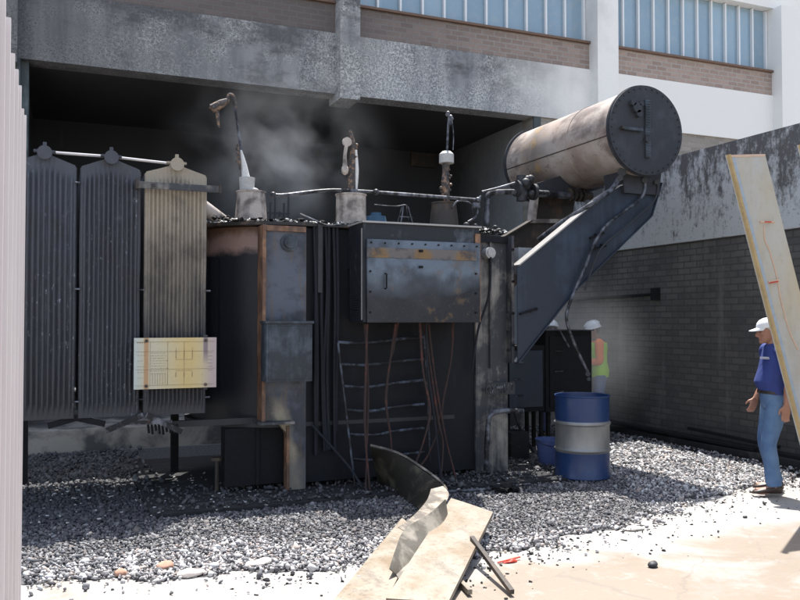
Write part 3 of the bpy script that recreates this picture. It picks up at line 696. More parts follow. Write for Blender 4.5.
b = B(); c = aY(347, 142, 8.18); b.cyl(c + Vector((0, -.015, 0)), c + Vector((0, .015, 0)), .05, n=16); b.tube([c, aY(345, 155, 8.18), aY(345, 168, 8.18)], [.02, .02, .028])
b.sphere(aY(345, 170, 8.18), .04, (1, 1, 1.4)); b.out('melted_terminal', MT['turret'], t2)
b = B(); b.tube([aY(356, 150, 8.17), aY(357, 170, 8.17), aY(356, 190, 8.17)], [.012, .02, .016]); b.out('ash_crust', MT['shard'], t2)
a3, t3 = turret(444, 204, 221, 30, 24, 8.35, None, MT['brownarm'])
b = B(); b.tube([aY(447, 202, 8.35), aY(446, 190, 8.35), aY(445, 178, 8.35), aY(446, 165, 8.35)], [.03, .04, .05, .035, .045], n=10)
for k in range(18): b.sphere(aY(446 + rng.uniform(-5, 5), 166 + k * 1.7, 8.35 + rng.uniform(-.03, .03)), rng.uniform(.012, .03), sub=1)
b.out('conductor_rod', MT['stem'], t3)
c = aY(446.5, 158, 8.35); b = B(); b.cyl(c - Vector((0, 0, .06)), c + Vector((0, 0, .04)), .085, .085, n=20); b.cyl(c + Vector((0, 0, .04)), c + Vector((0, 0, .075)), .085, .05, n=20); b.out('insulator_cap', MT['porcelain'], t3)
b = B(); b.tube([aY(447, 151, 8.35), aY(448, 130, 8.35), aY(449, 116, 8.35)], .014); b.tube([aY(453, 150, 8.35), aY(453.5, 135, 8.35), aY(452, 120, 8.35)], .006)
for k in range(7): b.sphere(aY(449 + rng.uniform(-3, 3), 113 + k * 1.9, 8.35), .026, sub=1)
b.out('terminal_rod', MT['pipe'], t3)
# small valves and wire frames
b = B(); c = aY(376, 216, 8.6); b.cyl((c.x, 8.6, 2.70), (c.x, 8.6, 2.80), .10, n=20); b.cyl((c.x, 8.6, 2.80), (c.x, 8.6, 2.90), .13, .11, n=20); b.cyl((c.x, 8.6, 2.90), (c.x, 8.6, 2.94), .06, n=16); b.out('relief_valve', MT['bluemetal'], tr)
c = aY(256, 205, 9.1); b = B(); b.cyl((c.x, 9.1, 2.7), (c.x, 9.1, 2.98), .13, n=20); b.sphere((c.x, 9.1, 2.98), .13, (1, 1, .5)); b.out('relief_valve', MT['dark'], tr)
b = B()
for i in range(6):
    cc = aY(266 + i * 4.5, 200, 9.0); b.tube([(cc.x, 9.0, 2.7), (cc.x, 9.0, 2.95 + .1 * (i % 3))], .012, smooth=False)
for zz in (2.85, 2.93): b.bar((aY(264, 200, 9.0).x, 9.0, zz), (aY(290, 200, 9.0).x, 9.0, zz), .012, .02)
b.out('valve_rack', MT['dark'], tr)
c = aY(405, 215, 8.4); b = B()
b.cyl((c.x, 8.4, 2.72), (c.x, 8.4, 2.74), .14, n=20)
for sx in (-1, 1):
    for sy in (-1, 1):
        b.tube([(c.x + sx * .09, 8.4 + sy * .06, 2.74), (c.x + sx * .05, 8.4 + sy * .04, 2.90), (c.x + .03 * sx, 8.4 + .02 * sy, 3.0)], .007)
for z in (2.80, 2.88): b.bar((c.x - .08, 8.36, z), (c.x + .08, 8.36, z), .01, .01)
b.tube([(c.x + .03, 8.4, 3.0), (c.x, 8.4, 3.02), (c.x - .12, 8.42, 3.0), (c.x - .35, 8.45, 3.01)], .006)
b.out('lifting_frame', MT['pipe'], tr)
b = B()
for k in range(34):
    x = rng.uniform(4.0, 4.72); y = rng.uniform(7.97, 8.5)
    b.sphere((x, y, 2.72 + rng.uniform(0, .06)), rng.uniform(.015, .045), (1, 1, .7), sub=1)
b.out('burnt_fittings', MT['dark'], tr)
b = B(); b.tube([aY(452, 208, 8.2), aY(458, 201, 8.2), aY(470, 203, 8.2), aY(473, 214, 8.2)], .010); b.tube([aY(468, 222, 8.3), aY(477, 215, 8.3), aY(477, 202, 8.3), aY(481, 196, 8.3)], .013)
b.cyl(aY(476, 208, 8.3), aY(476, 203, 8.3), .05, n=12); b.out('burnt_wiring', MT['pipe'], tr)
b = B()
def shard(b, x, y, z, s):
    r = bmesh.ops.create_icosphere(b.bm, subdivisions=1, radius=s, matrix=Matrix.Translation((x, y, z)) @ Matrix.Rotation(rng.uniform(0, 6), 4, 'Z') @ Matrix.Diagonal((rng.uniform(.7, 1.6), rng.uniform(.5, 1), rng.uniform(.25, .6), 1)))
    for v in r['verts']: v.co += Vector(rng.uniform(-1, 1, 3) * s * .25)
for k in range(46):
    x = rng.uniform(1.75, 2.75); y = rng.uniform(7.93, 8.35); shard(b, x, y, 2.715 + rng.uniform(0, .02), rng.uniform(.012, .04))
for k in range(22): shard(b, rng.uniform(1.25, 1.6), rng.uniform(8.2, 8.5), 2.715, rng.uniform(.01, .03))
for k in range(40): shard(b, rng.uniform(3.85, 4.6), rng.uniform(7.93, 8.25), 2.73, rng.uniform(.010, .03))
for k in range(90): shard(b, rng.uniform(1.5, 4.65), TY0 + rng.uniform(-.08, .1), 2.715, rng.uniform(.006, .018))
b.out('porcelain_shards', MT['shard'], smooth=0, kind='stuff', label='white porcelain shards scattered over the transformer lid', cat='shards')
b = B()
for k in range(260):
    x = rng.uniform(1.35, 4.7); y = TY0 + abs(rng.normal(0, .22)) - .06
    shard(b, x, y, 2.715 + rng.uniform(0, .02), rng.uniform(.012, .042))
b.out('charred_crumbs', MT['black'], smooth=0, kind='stuff', label='black charred crumbs heaped along the transformer lid edge', cat='debris')
# oil pipe along the lid to the conservator
b = B(); b.tube([aY(273, 195, 8.1), aY(285, 195, 8.1), aY(320, 191, 8.1), aY(345, 190.5, 8.1), aY(400, 194, 8.1), aY(478, 200, 8.1)], .020, n=10)
for x, y in ((273, 195), (376, 192), (478, 200)): b.sphere(aY(x, y, 8.08), .035)
b.out('oil_pipe', MT['pipe'], tr)
b = B(); b.tube([aY(300, 214, 7.9), aY(312, 219, 7.82), aY(326, 225, 7.8), aY(340, 225, 7.55)], .009); b.out('loose_wire', MT['pipe'], tr)
b = B(); b.tube([aY(487, 226, 8.5), aY(487, 205, 8.5), aY(488, 196, 8.5), aY(494, 192.5, 8.5), aY(516, 192, 8.5)], .035, n=12); b.tube([aY(516, 192, 8.5), aY(545, 194, 8.6), aY(572, 196, 8.7)], .045, n=12, smooth=False)
b.tube([aY(482, 192, 8.4), aY(498, 188, 8.4), aY(515, 183, 8.4)], .015)
b.out('relay_pipe', MT['pipe'], tr)
b = B(); c = aY(525, 189, 8.48)
for k in range(14): b.sphere(c + Vector((rng.uniform(-.10, .10), rng.uniform(-.08, .08), rng.uniform(-.13, .13))), rng.uniform(.035, .06), sub=2)
b.cyl(c + Vector((-.05, 0, -.15)), c + Vector((-.05, 0, .16)), .06, n=14); b.cyl(c + Vector((-.13, 0, 0)), c + Vector((-.09, 0, 0)), .10, n=16); b.cyl(c + Vector((.10, 0, -.03)), c + Vector((.14, 0, -.03)), .10, n=16)
b.out('gas_relay', MT['dark'], tr)
b = B(); c = aY(577, 195, 8.7)
for k in range(-2, 2): b.cyl(c + Vector((k * .07, 0, 0)), c + Vector((k * .07 + .03, 0, 0)), .085, n=16)
b.cyl(c + Vector((-.15, 0, 0)), c + Vector((.22, 0, 0)), .05, n=14); b.cyl(c + Vector((.02, 0, 0)), c + Vector((.02, 0, .14)), .04, n=12); b.out('shutoff_valve', MT['brownarm'], tr)

# ---- conservator
CY0, CY1, CX, CZ, CR = 7.5, 9.80, 6.19, 3.90, .495
def cons_mat():
    m = M('scorched_oil_tank_paint'); x = m.xyz(); n = m.noise(2.2, 5, .6); v = m.noise(1.4, 5, .65, src=m.map((1.5, .9, 1.5), (2, 5, 1)))
    yl = m.math('ADD', m.math('SUBTRACT', x[1], .25), m.math('MULTIPLY', m.math('SUBTRACT', n, .5), .9)); bandc = m.ramp(m.math('ABSOLUTE', yl), .34, .05)
    col = m.mix(m.ramp(n, .35, .65), (.36, .28, .24), (.47, .42, .38)); col = m.mix(m.math('MULTIPLY', bandc, .6), col, (.12, .10, .09)); col = m.mix(m.math('MULTIPLY', m.ramp(m.noise(5, 6, .75), .52, .64), m.math('MULTIPLY', bandc, .8)), col, (.42, .27, .10))
    col = m.mix(m.ramp(v, .50, .60, 0, .75), col, (.13, .105, .095)); col = m.mix(m.ramp(m.noise(7, 6, .8, src=m.map((1, 1, 1), (6, 6, 2))), .58, .66, 0, .7), col, (.10, .085, .08))
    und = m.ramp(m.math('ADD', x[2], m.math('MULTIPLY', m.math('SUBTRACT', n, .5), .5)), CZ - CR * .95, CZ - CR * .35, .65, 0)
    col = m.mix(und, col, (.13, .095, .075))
    fi = m.noise(40, 4, .7); col = m.mix(.25, col, m.mix(fi, (.5, .5, .5), (1.5, 1.5, 1.5)), 'MULTIPLY'); m.bump(n, .006, .4)
    return m.fin(col, .5)
b = B(); b.cyl((CX, CY0, CZ), (CX, CY1, CZ), CR, n=72); cons = b.out('conservator', cons_mat(), tr)
b = B(); b.cyl((CX, CY0 - .025, CZ), (CX, CY0 - .001, CZ), CR + .022, n=72); b.cyl((CX, CY0, CZ), (CX, CY0 + .03, CZ), CR + .030, n=72); ep = b.out('end_plate', MT['disc'], cons)
b = B()
for k in range(36):
    a = 2 * PI * k / 36; b.cyl((CX + math.cos(a) * (CR - .012), CY0 - .037, CZ + math.sin(a) * (CR - .012)), (CX + math.cos(a) * (CR - .012), CY0 - .024, CZ + math.sin(a) * (CR - .012)), .011, n=6)
b.out('bolt', MT['disc'], ep)
b = B(); b.cyl((CX, CY1 + .001, CZ), (CX, CY1 + .03, CZ), CR + .03, n=60); b.out('end_plate', MT['disc'], cons)
g0 = aY(647, 100, CY0 - .03); g1 = aY(650, 158, CY0 - .03)
b = B(); b.box((g0.x - .035, CY0 - .05, g1.z), (g0.x + .035, CY0 - .026, g0.z), .004)
for k in range(22):
    z = g1.z + .02 + k * (g0.z - g1.z - .04) / 21
    b.box((g0.x - .028, CY0 - .058, z - .004), (g0.x + .028, CY0 - .05, z + .004))
b.out('level_gauge', MT['jbox'], ep)
b = B()
for x, y, r in ((636, 108, .06), (632, 103, .035), (640, 104, .03), (638, 114, .04), (646, 140, .03)):
    c = aY(x, y, CY0 - .04); b.cyl((c.x, CY0 - .075, c.z), (c.x, CY0 - .026, c.z), r, n=16)
b.out('flange_cluster', MT['disc'], ep)
c0 = aY(622, 127, CY0 - .03); c1 = aY(641, 132, CY0 - .03)
b = B(); b.box((c0.x, CY0 - .07, c1.z - .0), (c1.x, CY0 - .026, c0.z), .006); b.out('bracket', MT['jbox'], ep)
b = B(); b.box((c0.x - .025, CY0 - .075, c1.z + .005), (c0.x - .002, CY0 - .026, c0.z + .005)); b.out('copper_tab', MT['brownarm'], ep)
b = B(); 
for y in (8.35,): b.cyl((CX, y, CZ), (CX, y + .02, CZ), CR + .006, n=72)
b.out('weld_seam', cons.data.materials[0], cons)
# longitudinal lap seam
aS = R(190); b = B(); b.box((CX + math.cos(aS) * (CR + .002) - .004, CY0 + .03, CZ + math.sin(aS) * CR - .006), (CX + math.cos(aS) * (CR + .002) + .004, CY1, CZ + math.sin(aS) * CR + .006)); b.out('lap_seam', MT['brownarm'], cons)
# front saddle + arm
AY = 7.72
b = B(); b.prism([(6.02, AY - .06, 3.20), (5.98, AY - .06, 3.50), (6.56, AY - .06, 3.50), (6.52, AY - .06, 3.20)], (0, .35, 0)); sad = b.out('saddle', MT['disc'], tr)
P = [aY(505, 265, AY), aY(600, 197, AY), aY(618, 186, AY), aY(657, 176, AY), aY(661, 183, AY), aY(651, 216, AY), aY(573, 292, AY), aY(505, 363, AY)]
P[0].x = P[-1].x = 4.62
b = B(); b.prism(P, (0, .012, 0)); arm = b.out('support_arm', MT['arm'], tr, smooth=0)
b = B()
def flange(b, p, q, w, y0=AY, t=.014):
    d = (q - p).normalized(); nr = Vector((-d.z, 0, d.x)) * t / 2
    b.prism([p + nr, q + nr, q - nr, p - nr], (0, w, 0))
off = Vector((0, -.045, 0))
for p, q in ((P[0], P[1]), (P[1], P[2]), (P[2], P[3])): flange(b, p + off, q + off, .15)
b.out('top_flange', MT['brightedge'], arm)  # bright line of sun on the arm, painted as a paler flange
b = B()
for p, q in ((P[7], P[6]), (P[6], P[5]), (P[5], P[4])): flange(b, p + off * .6, q + off * .6, .12)
b.out('bottom_flange', MT['arm'], arm)
b = B()
for x, y in ((507, 290), (507, 312), (508, 332), (508, 350), (530, 311), (536, 309), (595, 235), (601, 233), (594, 246), (601, 245)):
    c = aY(x, y, AY); b.cyl((c.x, AY - .012, c.z), (c.x, AY - .001, c.z), .018, n=8)
for x0, y0, x1, y1 in ((520, 314, 536, 309), (590, 238, 604, 233), (591, 249, 606, 246)):
    b.bar(aY(x0, y0, AY - .02), aY(x1, y1, AY - .02), .03, .02)
b.out('cleats', MT['black'], arm)
# box between arm and tank (grey, lit)
c0 = aY(514, 248, 8.3); c1 = aY(529, 265, 8.3); b = B(); b.box((c0.x, 8.2, c1.z - .1), (c1.x, 8.5, c0.z), .01); b.out('lug', MT['porcelain'], tr)
# pipes on the arm
ay = AY - .07
b = B(); b.tube([aY(623, 170, ay), aY(619, 178, ay), aY(611, 190, ay), aY(590, 205, ay), aY(562, 222, ay + .3), aY(538, 240, ay + .5)], .028, n=10); b.out('drain_pipe', MT['pipe'], arm)
b = B(); b.tube([aY(645, 178, ay), aY(644, 193, ay), aY(634, 204, ay), aY(610, 222, ay), aY(596, 240, ay), aY(586, 265, ay), aY(569, 305, ay), aY(567, 322, ay), aY(575, 345, ay), aY(588, 373, ay)], .018, n=10); b.out('drain_pipe', MT['pipe'], arm)
b = B(); b.tube([aY(658, 180, ay), aY(656, 197, ay), aY(645, 210, ay), aY(625, 228, ay), aY(600, 250, ay), aY(585, 290, ay)], .012, n=8); b.out('drain_pipe', MT['dark'], arm)
b = B()
b = None
for x, y, r in ((622, 172, .05), (620, 178, .035), (645, 180, .035), (657, 182, .03), (588, 374, .028), (589, 379, .022)):
    b = B(); b.cyl(aY(x, y, ay - .04), aY(x, y, ay + .05), r, n=12); b.out('pipe_valve', MT['dark'], arm)
# rear (brown) arm and saddle
RY = 8.9
b = B()
q = [aY(545, 186, RY - .02), aY(590, 170, RY - .02), aY(600, 166, RY - .02), aY(606, 188, RY - .02), aY(566, 198, RY - .02), aY(541, 199, RY - .02)]
q = [aY(541, 182, RY - .2), aY(598, 164, RY - .2), aY(604, 188, RY - .2), aY(575, 196, RY - .2), aY(541, 196, RY - .2)]
b.prism(q, (0, .25, 0)); b.out('saddle', MT['disc'], tr)
r_ = [aY(534, 198, RY), aY(577, 192, RY), aY(571, 221, RY), aY(555, 235, RY), aY(535, 262, RY), aY(512, 290, RY), aY(500, 300, RY), aY(500, 237, RY), aY(527, 221, RY)]
b = B(); b.prism(r_, (0, .02, 0)); ra = b.out('support_arm', MT['brownarm'], tr, smooth=0)
b = B(); b.prism([aY(530, 197, RY), aY(534, 197, RY), aY(531, 221, RY), aY(527, 221, RY)], (0, -.12, 0)); b.bar(aY(528, 221, RY - .03), aY(571, 221, RY - .03), .02, .05); b.out('stiffener', MT['turret'], ra)
b = B(); b.prism([r_[8], r_[7], r_[7] + Vector((0, 0, -.02)), r_[8] + Vector((0, 0, -.02))], (0, -.12, 0)); b.out('stiffener', MT['brownarm'], ra)
b = B(); b.tube([aY(553, 165, 9.1), aY(560, 172, 9.0), aY(561, 187, 8.9)], .012); b.tube([aY(558, 165, 9.1), aY(566, 176, 9.0), aY(577, 186, 8.9)], .012); b.out('breather_pipe', MT['pipe'], tr)

# ---- end cabinet below the arm (dark, double)
EY_ = 8.75
def ecab(x0p, x1p, y0p, y1p, Y, dep):
    a = aY(x0p, y0p, Y); c = aY(x1p, y1p, Y)
    b = B(); b.box((a.x, Y, c.z), (c.x, Y + dep, a.z), .008); return a, c, b
a, c, b = ecab(505, 545, 346, 411, 8.72, .5); e1 = b.out('marshalling_box', MT['black'], tr)
a2_, c2_, b = ecab(545.5, 592, 331, 410, 8.70, .5); e2 = b.out('marshalling_box', MT['black'], tr)
b = B(); b.box((a2_.x - .02, 8.66, a2_.z + .002), (c2_.x + .01, 9.22, a2_.z + .014)); b.out('box_roof', MT['disc'], e2)
for (A_, C_, par, Y) in ((a, c, e1, 8.72), (a2_, c2_, e2, 8.70)):
    b = B(); b.box((A_.x + .05, Y - .018, C_.z + .06), (C_.x - .04, Y - .001, A_.z - .06), .004); dd = b.out('door', MT['arm'] if par is e1 else MT['black'], par)
    b = B()
    for fz in (.25, .5, .75): b.bar((A_.x + .12, Y - .03, C_.z + (A_.z - C_.z) * fz), (A_.x + .24, Y - .03, C_.z + (A_.z - C_.z) * fz), .012, .012)
    b.out('hinge', MT['pipe'], dd)
b = B(); b.tube([aY(560, 331, 8.6), aY(569, 347, 8.6)], .012, smooth=False); b.out('pipe_stub', MT['pipe'], e2)
for (x, y) in ((508, 411), (541, 411), (548, 410), (588, 410)):
    p = aY(x, y, 8.8)
    for yy in (8.78, 9.12): b = B(); b.box((p.x - .02, yy, .0), (p.x + .02, yy + .04, p.z + .02)); b.out('leg', MT['black'], e1 if x < 544 else e2)

# ---- radiators
def radiator(x0, x1, zb, zs, za, mat, ribs, name='radiator', npan=12):
    YR = 7.80; nx = ribs * 10; nz = 48
    b = B(); grid = []
    W = x1 - x0
    def topz(u): return zs + (za - zs) * max(0, 1 - abs(u - .5) / .5) ** 1.0 - (.012 if (u < .02 or u > .98) else 0)
    for j in range(nz + 1):
        row = []
        for i in range(nx + 1):
            u = i / nx; t = topz(u); v = j / nz; z = zb + v * (t - zb)
            inr = min(1, max(0, (u - .035) / .02)) * min(1, max(0, (.965 - u) / .02))
            fade = min(1, max(0, (z - zb - .05) / .05)) * min(1, max(0, (t - .085 - z) / .05))
            rib = (.5 - .5 * math.cos(2 * PI * (u - .04) / .92 * ribs)) ** .7
            d = -.022 * rib * inr * fade + (.006 * math.sin(z * 62) * rib * inr * fade * (.3 if name == 'radiator' else 1))
            e = .012 * (1 - min(1, min(u, 1 - u) / .02))
            row.append(b.bm.verts.new((x0 + u * W + .004 * mn.noise(Vector((u * 6, z * 2.2, x0 * 9))), YR + d + e + .010 * mn.noise(Vector((u * 2.5, z * 1.6, x0 * 5))) + .003 * mn.noise(Vector((u * 30, z * 14, x0))), z)))
        grid.append(row)
    for j in range(nz):
        for i in range(nx): b.bm.faces.new((grid[j][i], grid[j][i + 1], grid[j + 1][i + 1], grid[j + 1][i]))
    # closed back of the first panel
    back = [b.bm.verts.new((x0 + u * W, YR + .022, topz(u))) for u in (0, .25, .5, .75, 1)]
    bl = b.bm.verts.new((x0, YR + .022, zb)); br = b.bm.verts.new((x1, YR + .022, zb))
    b.bm.faces.new([bl] + back + [br])
    o = b.out(name, mat, tr, smooth=60)
    b = B()
    for k in range(1, npan):
        y = YR + .03 + k * .12
        b.prism([(x0 + .005, y, zb), (x0 + .005, y, zs), ((x0 + x1) / 2, y, za - .01), (x1 - .005, y, zs), (x1 - .005, y, zb)], (0, .03, 0))
    b.out('rear_panels', MT['rad2'] if mat is MT['rad1'] else MT['rad1'], o)
    xc = (x0 + x1) / 2
    b = B(); b.cyl((xc, YR - .06, za - .01), (xc, YR + 1.5, za - .01), .05, n=20); b.cyl((xc, YR - .075, za - .01), (xc, YR - .055, za - .01), .062, n=20)
    b.box((xc - .015, YR - .05, za + .03), (xc + .015, YR - .01, za + .085)); b.box((xc - .09, YR - .03, za + .0), (xc + .09, YR + .02, za + .02)); b.out('header_pipe', mat, o)
    b = B(); b.cyl((xc, YR + .06, zb + .06), (xc, YR + 1.5, zb + .06), .045, n=16); b.out('header_pipe', MT['dark'], o)
    b = B()
    for z in (1.0, 2.0, 2.95):
        b.cyl((x1 - .012, YR - .02, z), (x1 + .035, YR - .02, z), .008, n=8)
    b.out('tie_bolt', MT['pipe'], o)
    return o
r1 = radiator(-.40, .13, .85, 3.10, 3.20, MT['rad1'], 11)
r2 = radiator(.158, .678, .85, 3.10, 3.20, MT['rad2'], 12)
r3 = radiator(.712, 1.276, .85, 3.09, 3.18, MT['rad3'], 14)
b = B(); b.tube([(-.14, 7.9, 3.225), (.42, 7.9, 3.225), (.99, 7.9, 3.20)], .013, smooth=False); b.out('vent_pipe', MT['brightpipe'], tr)
b = B(); b.tube([(1.10, 8.3, 3.02), (1.32, 8.35, 2.88), (1.6, 8.5, 2.72)], .07, n=16, smooth=False); b.out('header_pipe', MT['turret'], tr)
b = B(); b.tube([(-.2, 9.3, .95), (1.5, 9.3, .95)], .06, n=16, smooth=False); b.out('header_pipe', MT['dark'], tr)
# radiator supports below (angle irons)
b = B(); b.bar(aY(143, 415, 7.78), aY(106, 431, 7.70), .012, .05); b.bar(aY(146, 415, 7.78), aY(182, 432, 7.70), .012, .05); b.bar(aY(122, 423, 7.76), aY(172, 422, 7.76), .012, .035); b.out('angle_bracket', MT['pipe'], tr)
b = B(); b.bar(aY(76, 418, 7.85), aY(48, 426, 7.8), .03, .05); b.bar(aY(76, 418, 7.85), aY(105, 424, 7.8), .03, .05)
for i in range(9): b.bar(aY(148 + i * 3.6, 424, 7.85), aY(149 + i * 3.6, 430 + rng.uniform(0, 6), 7.85), .02, .02)
b.out('charred_remnant', MT['black'], tr)
for x in (-.37, 1.15):
    b = B(); b.box((x, 9.3, .0), (x + .08, 9.38, .86)); b.out('radiator_stand', MT['black'], tr)
b = B(); b.box((1.0, 8.02, .70), (1.9, 8.08, .76)); b.out('crossbar', MT['dark'], tr)
# bar clamped across radiator three
p0 = aY(137, 181, 7.70); p1 = aY(221, 195, 7.70)
b = B(); b.box((p0.x, 7.69, p1.z + .02), (p1.x, 7.712, p0.z), .004); cb = b.out('clamp_bar', MT['column_pale'], tr)
b = B(); b.box((p0.x - .01, 7.665, p1.z + .01), (p0.x + .012, 7.76, p0.z + .02)); b.box((p1.x - .02, 7.665, p1.z + .01), (p1.x + .0, 7.76, p0.z + .01)); b.cyl((p0.x + .14, 7.68, (p0.z + p1.z) / 2 + .01), (p0.x + .14, 7.69, (p0.z + p1.z) / 2 + .01), .018, n=12)
b.bar((p0.x + .02, 7.7, p0.z - .03), (p0.x + .02, 7.83, p0.z - .03), .02, .02); b.out('clamp_end', MT['brownarm'], cb)
# rating plate with its rows of burnt lettering and winding diagram
p0 = aY(134, 338, 7.70); p1 = aY(216, 387, 7.70); PW = p1.x - p0.x; PH = p0.z - p1.z
def plate_mat():
    m = M('heat_yellowed_plate'); x = m.xyz()
    u = m.ramp(x[0], p0.x - 3.0, p1.x - 3.0); n = m.noise(5, 4, .6)
    d = m.math('ABSOLUTE', m.math('SUBTRACT', u, .64)); d = m.math('ADD', d, m.math('MULTIPLY', m.math('SUBTRACT', n, .5), .25))
    col = m.mix(m.ramp(d, .05, .38), (.60, .46, .20), (.54, .50, .36))
    col = m.mix(m.ramp(u, .80, .95, 0, .8), col, (.42, .33, .36)); col = m.mix(m.ramp(u, .12, .02, 0, .8), col, (.45, .52, .52))
    st = m.math('ABSOLUTE', m.math('SUBTRACT', u, .145)); col = m.mix(m.ramp(st, .035, .02, 0, .75), col, (.42, .20, .07))
    st = m.math('ABSOLUTE', m.math('SUBTRACT', u, .865)); z = m.ramp(x[2], p1.z, p0.z); col = m.mix(m.math('MULTIPLY', m.ramp(st, .035, .02, 0, .8), m.ramp(z, .45, .7)), col, (.16, .12, .16))
    fi = m.noise(60, 3, .7); col = m.mix(m.ramp(fi, .60, .7, 0, .35), col, (.25, .2, .14)); return m.fin(col, .5)
b = B(); b.box((p0.x, 7.69, p1.z), (p1.x, 7.70, p0.z)); rp = b.out('rating_plate', plate_mat(), tr)
b = B(); yq = 7.688
def ln(u0, v0, u1, v1, w=.0035): w = w * .7; b.bar((p0.x + u0 * PW, yq, p0.z - v0 * PH), (p0.x + u1 * PW, yq, p0.z - v1 * PH), w, .002, up=(0, 1, 0))
for k in range(9): 
    u = .20
    while u < .38:
        l = rng.uniform(.012, .04); ln(u, .30 + k * .05, u + l, .30 + k * .05, .0028); u += l + .012
for k in range(5):
    u = .04
    while u < .11:
        l = rng.uniform(.01, .03); ln(u, .34 + k * .11, u + l, .34 + k * .11, .0028); u += l + .01
for v in (.08, .27, .62, .93): ln(.02, v, .98, v, .0022)
for uu in (.19, .40, .60): ln(uu, .08, uu, .93, .002)
for uu in (.50, .60, .70): ln(uu, .25, uu, .40, .006); ln(uu, .68, uu, .78, .006); ln(uu, .40, uu, .44, .002); ln(uu, .20, uu, .25, .002)
ln(.50, .43, .70, .43, .002); ln(.50, .65, .70, .65, .002)
for k in range(6): ln(.89, .3 + k * .07, .95, .3 + k * .07, .0025)
for k in range(4): ln(.036 + k * .026, .09, .036 + k * .026 + .014, .09, .012)
for k in range(7): ln(.22 + k * .03, .70, .22 + k * .03, .92, .002)
b.out('plate_marks', plain('faded_brown_ink', (.22, .15, .09), .6), rp)
b = B()
for u, v in ((.145, .06), (.865, .06), (.145, .94), (.865, .94)): b.cyl((p0.x + u * PW, 7.675, p0.z - v * PH), (p0.x + u * PW, 7.6895, p0.z - v * PH), .014, n=10)
b.out('bolt', MT['brownarm'], rp)
for u in (.145, .865): 
    b = B(); b.box((p0.x + u * PW - .02, 7.702, p1.z - .02), (p0.x + u * PW + .02, 7.765, p0.z + .02)); b.out('plate_strap', MT['dark'], rp)

# ================================================================= LOOSE THINGS
# drum
g = aZ(582, 480); dx, dy = 3.41 + 0, 0
cx = 0; base = aZ(582.5, 478.5)
DR = .29; DH = .88
dr = empty('steel_drum', (base.x, base.y, .03), 'open-topped blue steel drum with a silver band, standing on the gravel', 'drum')
def lathe(b, c, prof, n=48):
    rings = [[b.bm.verts.new((c[0] + math.cos(2 * PI * j / n) * r, c[1] + math.sin(2 * PI * j / n) * r, c[2] + z)) for j in range(n)] for r, z in prof]
    for i in range(len(rings) - 1):
        for j in range(n): b.bm.faces.new((rings[i][j], rings[i][(j + 1) % n], rings[i + 1][(j + 1) % n], rings[i + 1][j]))
    return rings
bc = (base.x, base.y, .03)
b = B(); r = lathe(b, bc, [(.0, .02), (DR - .01, .02), (DR - .005, 0), (DR + .006, .004), (DR + .006, .02), (DR, .03), (DR, .26), (DR, .275)]); b.out('lower_body', MT['drum'], dr)
b = B(); lathe(b, bc, [(DR, .275), (DR + .003, .285), (DR + .014, .30), (DR + .014, .31), (DR + .002, .325), (DR + .001, .33), (DR + .001, .56), (DR + .003, .565), (DR + .014, .58), (DR + .014, .59), (DR + .002, .603), (DR, .61)]); b.out('silver_band', MT['band'], dr)
b = B(); lathe(b, bc, [(DR, .61), (DR, .63), (DR, .865), (DR + .007, .868), (DR + .010, .876), (DR + .006, .884), (DR - .004, .880), (DR - .006, .87), (DR - .006, .03), (0, .03)]); b.out('upper_body', MT['drum'], dr)
rag = B(); rag.sphere((base.x + .12, base.y + .12, .80), .10, (1.2, 1.0, .35), 3)
for v in rag.bm.verts: v.co += Vector((1, 1, 1)) * .02 * mn.noise(v.co * 18)
rag.out('rag', MT['orange'], label='orange cloth lying inside the blue drum', cat='cloth')
# bucket
bb = aZ(549, 466); bk = empty('bucket', (bb.x, bb.y, .02), 'small faded blue plastic bucket beside the larger drum', 'bucket')
b = B(); lathe(b, (bb.x, bb.y, .02), [(0, .003), (.115, .0), (.12, .01), (.152, .29), (.162, .292), (.162, .305), (.150, .305), (.118, .02), (0, .02)], 36); b.out('shell', MT['bucket'], bk)
b = B(); b.tube([(bb.x - .16, bb.y, .31), (bb.x - .12, bb.y - .10, .27), (bb.x, bb.y - .165, .25), (bb.x + .12, bb.y - .10, .27), (bb.x + .16, bb.y, .31)], .004); b.out('handle', MT['pipe'], bk)

# bent charred cover sheet
def strip(topP, botP, th, k=5):
    T = spline([Vector(p) for p in topP], k); Bo = spline([Vector(p) for p in botP], k); b = B(); L = []
    m = 6
    for i in range(len(T)):
        t = T[min(i + 1, len(T) - 1)] - T[max(i - 1, 0)]; w = Bo[i] - T[i]; nr = t.cross(w)
        nr = nr.normalized() * th if nr.length > 1e-7 else Vector((0, 0, th))
        L.append([b.bm.verts.new(T[i].lerp(Bo[i], j / m)) for j in range(m + 1)] + [b.bm.verts.new(T[i].lerp(Bo[i], j / m) + nr) for j in range(m, -1, -1)])
    n = len(L[0])
    for i in range(len(L) - 1):
        for j in range(n): b.bm.faces.new((L[i][j], L[i][(j + 1) % n], L[i + 1][(j + 1) % n], L[i + 1][j]))
    b.bm.faces.new(L[0]); b.bm.faces.new(L[-1][::-1]); return b
tp = [aY(370, 447, 7.55), aY(398, 455, 7.35), aY(424, 471, 7.0), aY(441, 484, 6.7), aY(446, 491, 6.45)]
bt = [aZ(378, 484, .03), aZ(398, 494, .03), aZ(414, 505, .05), aZ(424, 514, .08), aZ(428, 520, .10)]
b = strip(tp, bt, .006); sh = b.out('bent_cover', MT['sheet'], label='long charred metal cover standing on edge, curling from the tank towards the pale boards', cat='metal sheet')
tp2 = [aY(370, 446, 7.56), aY(398, 454, 7.36), aY(424, 470, 7.01), aY(441, 483, 6.71), aY(447, 491, 6.44)]
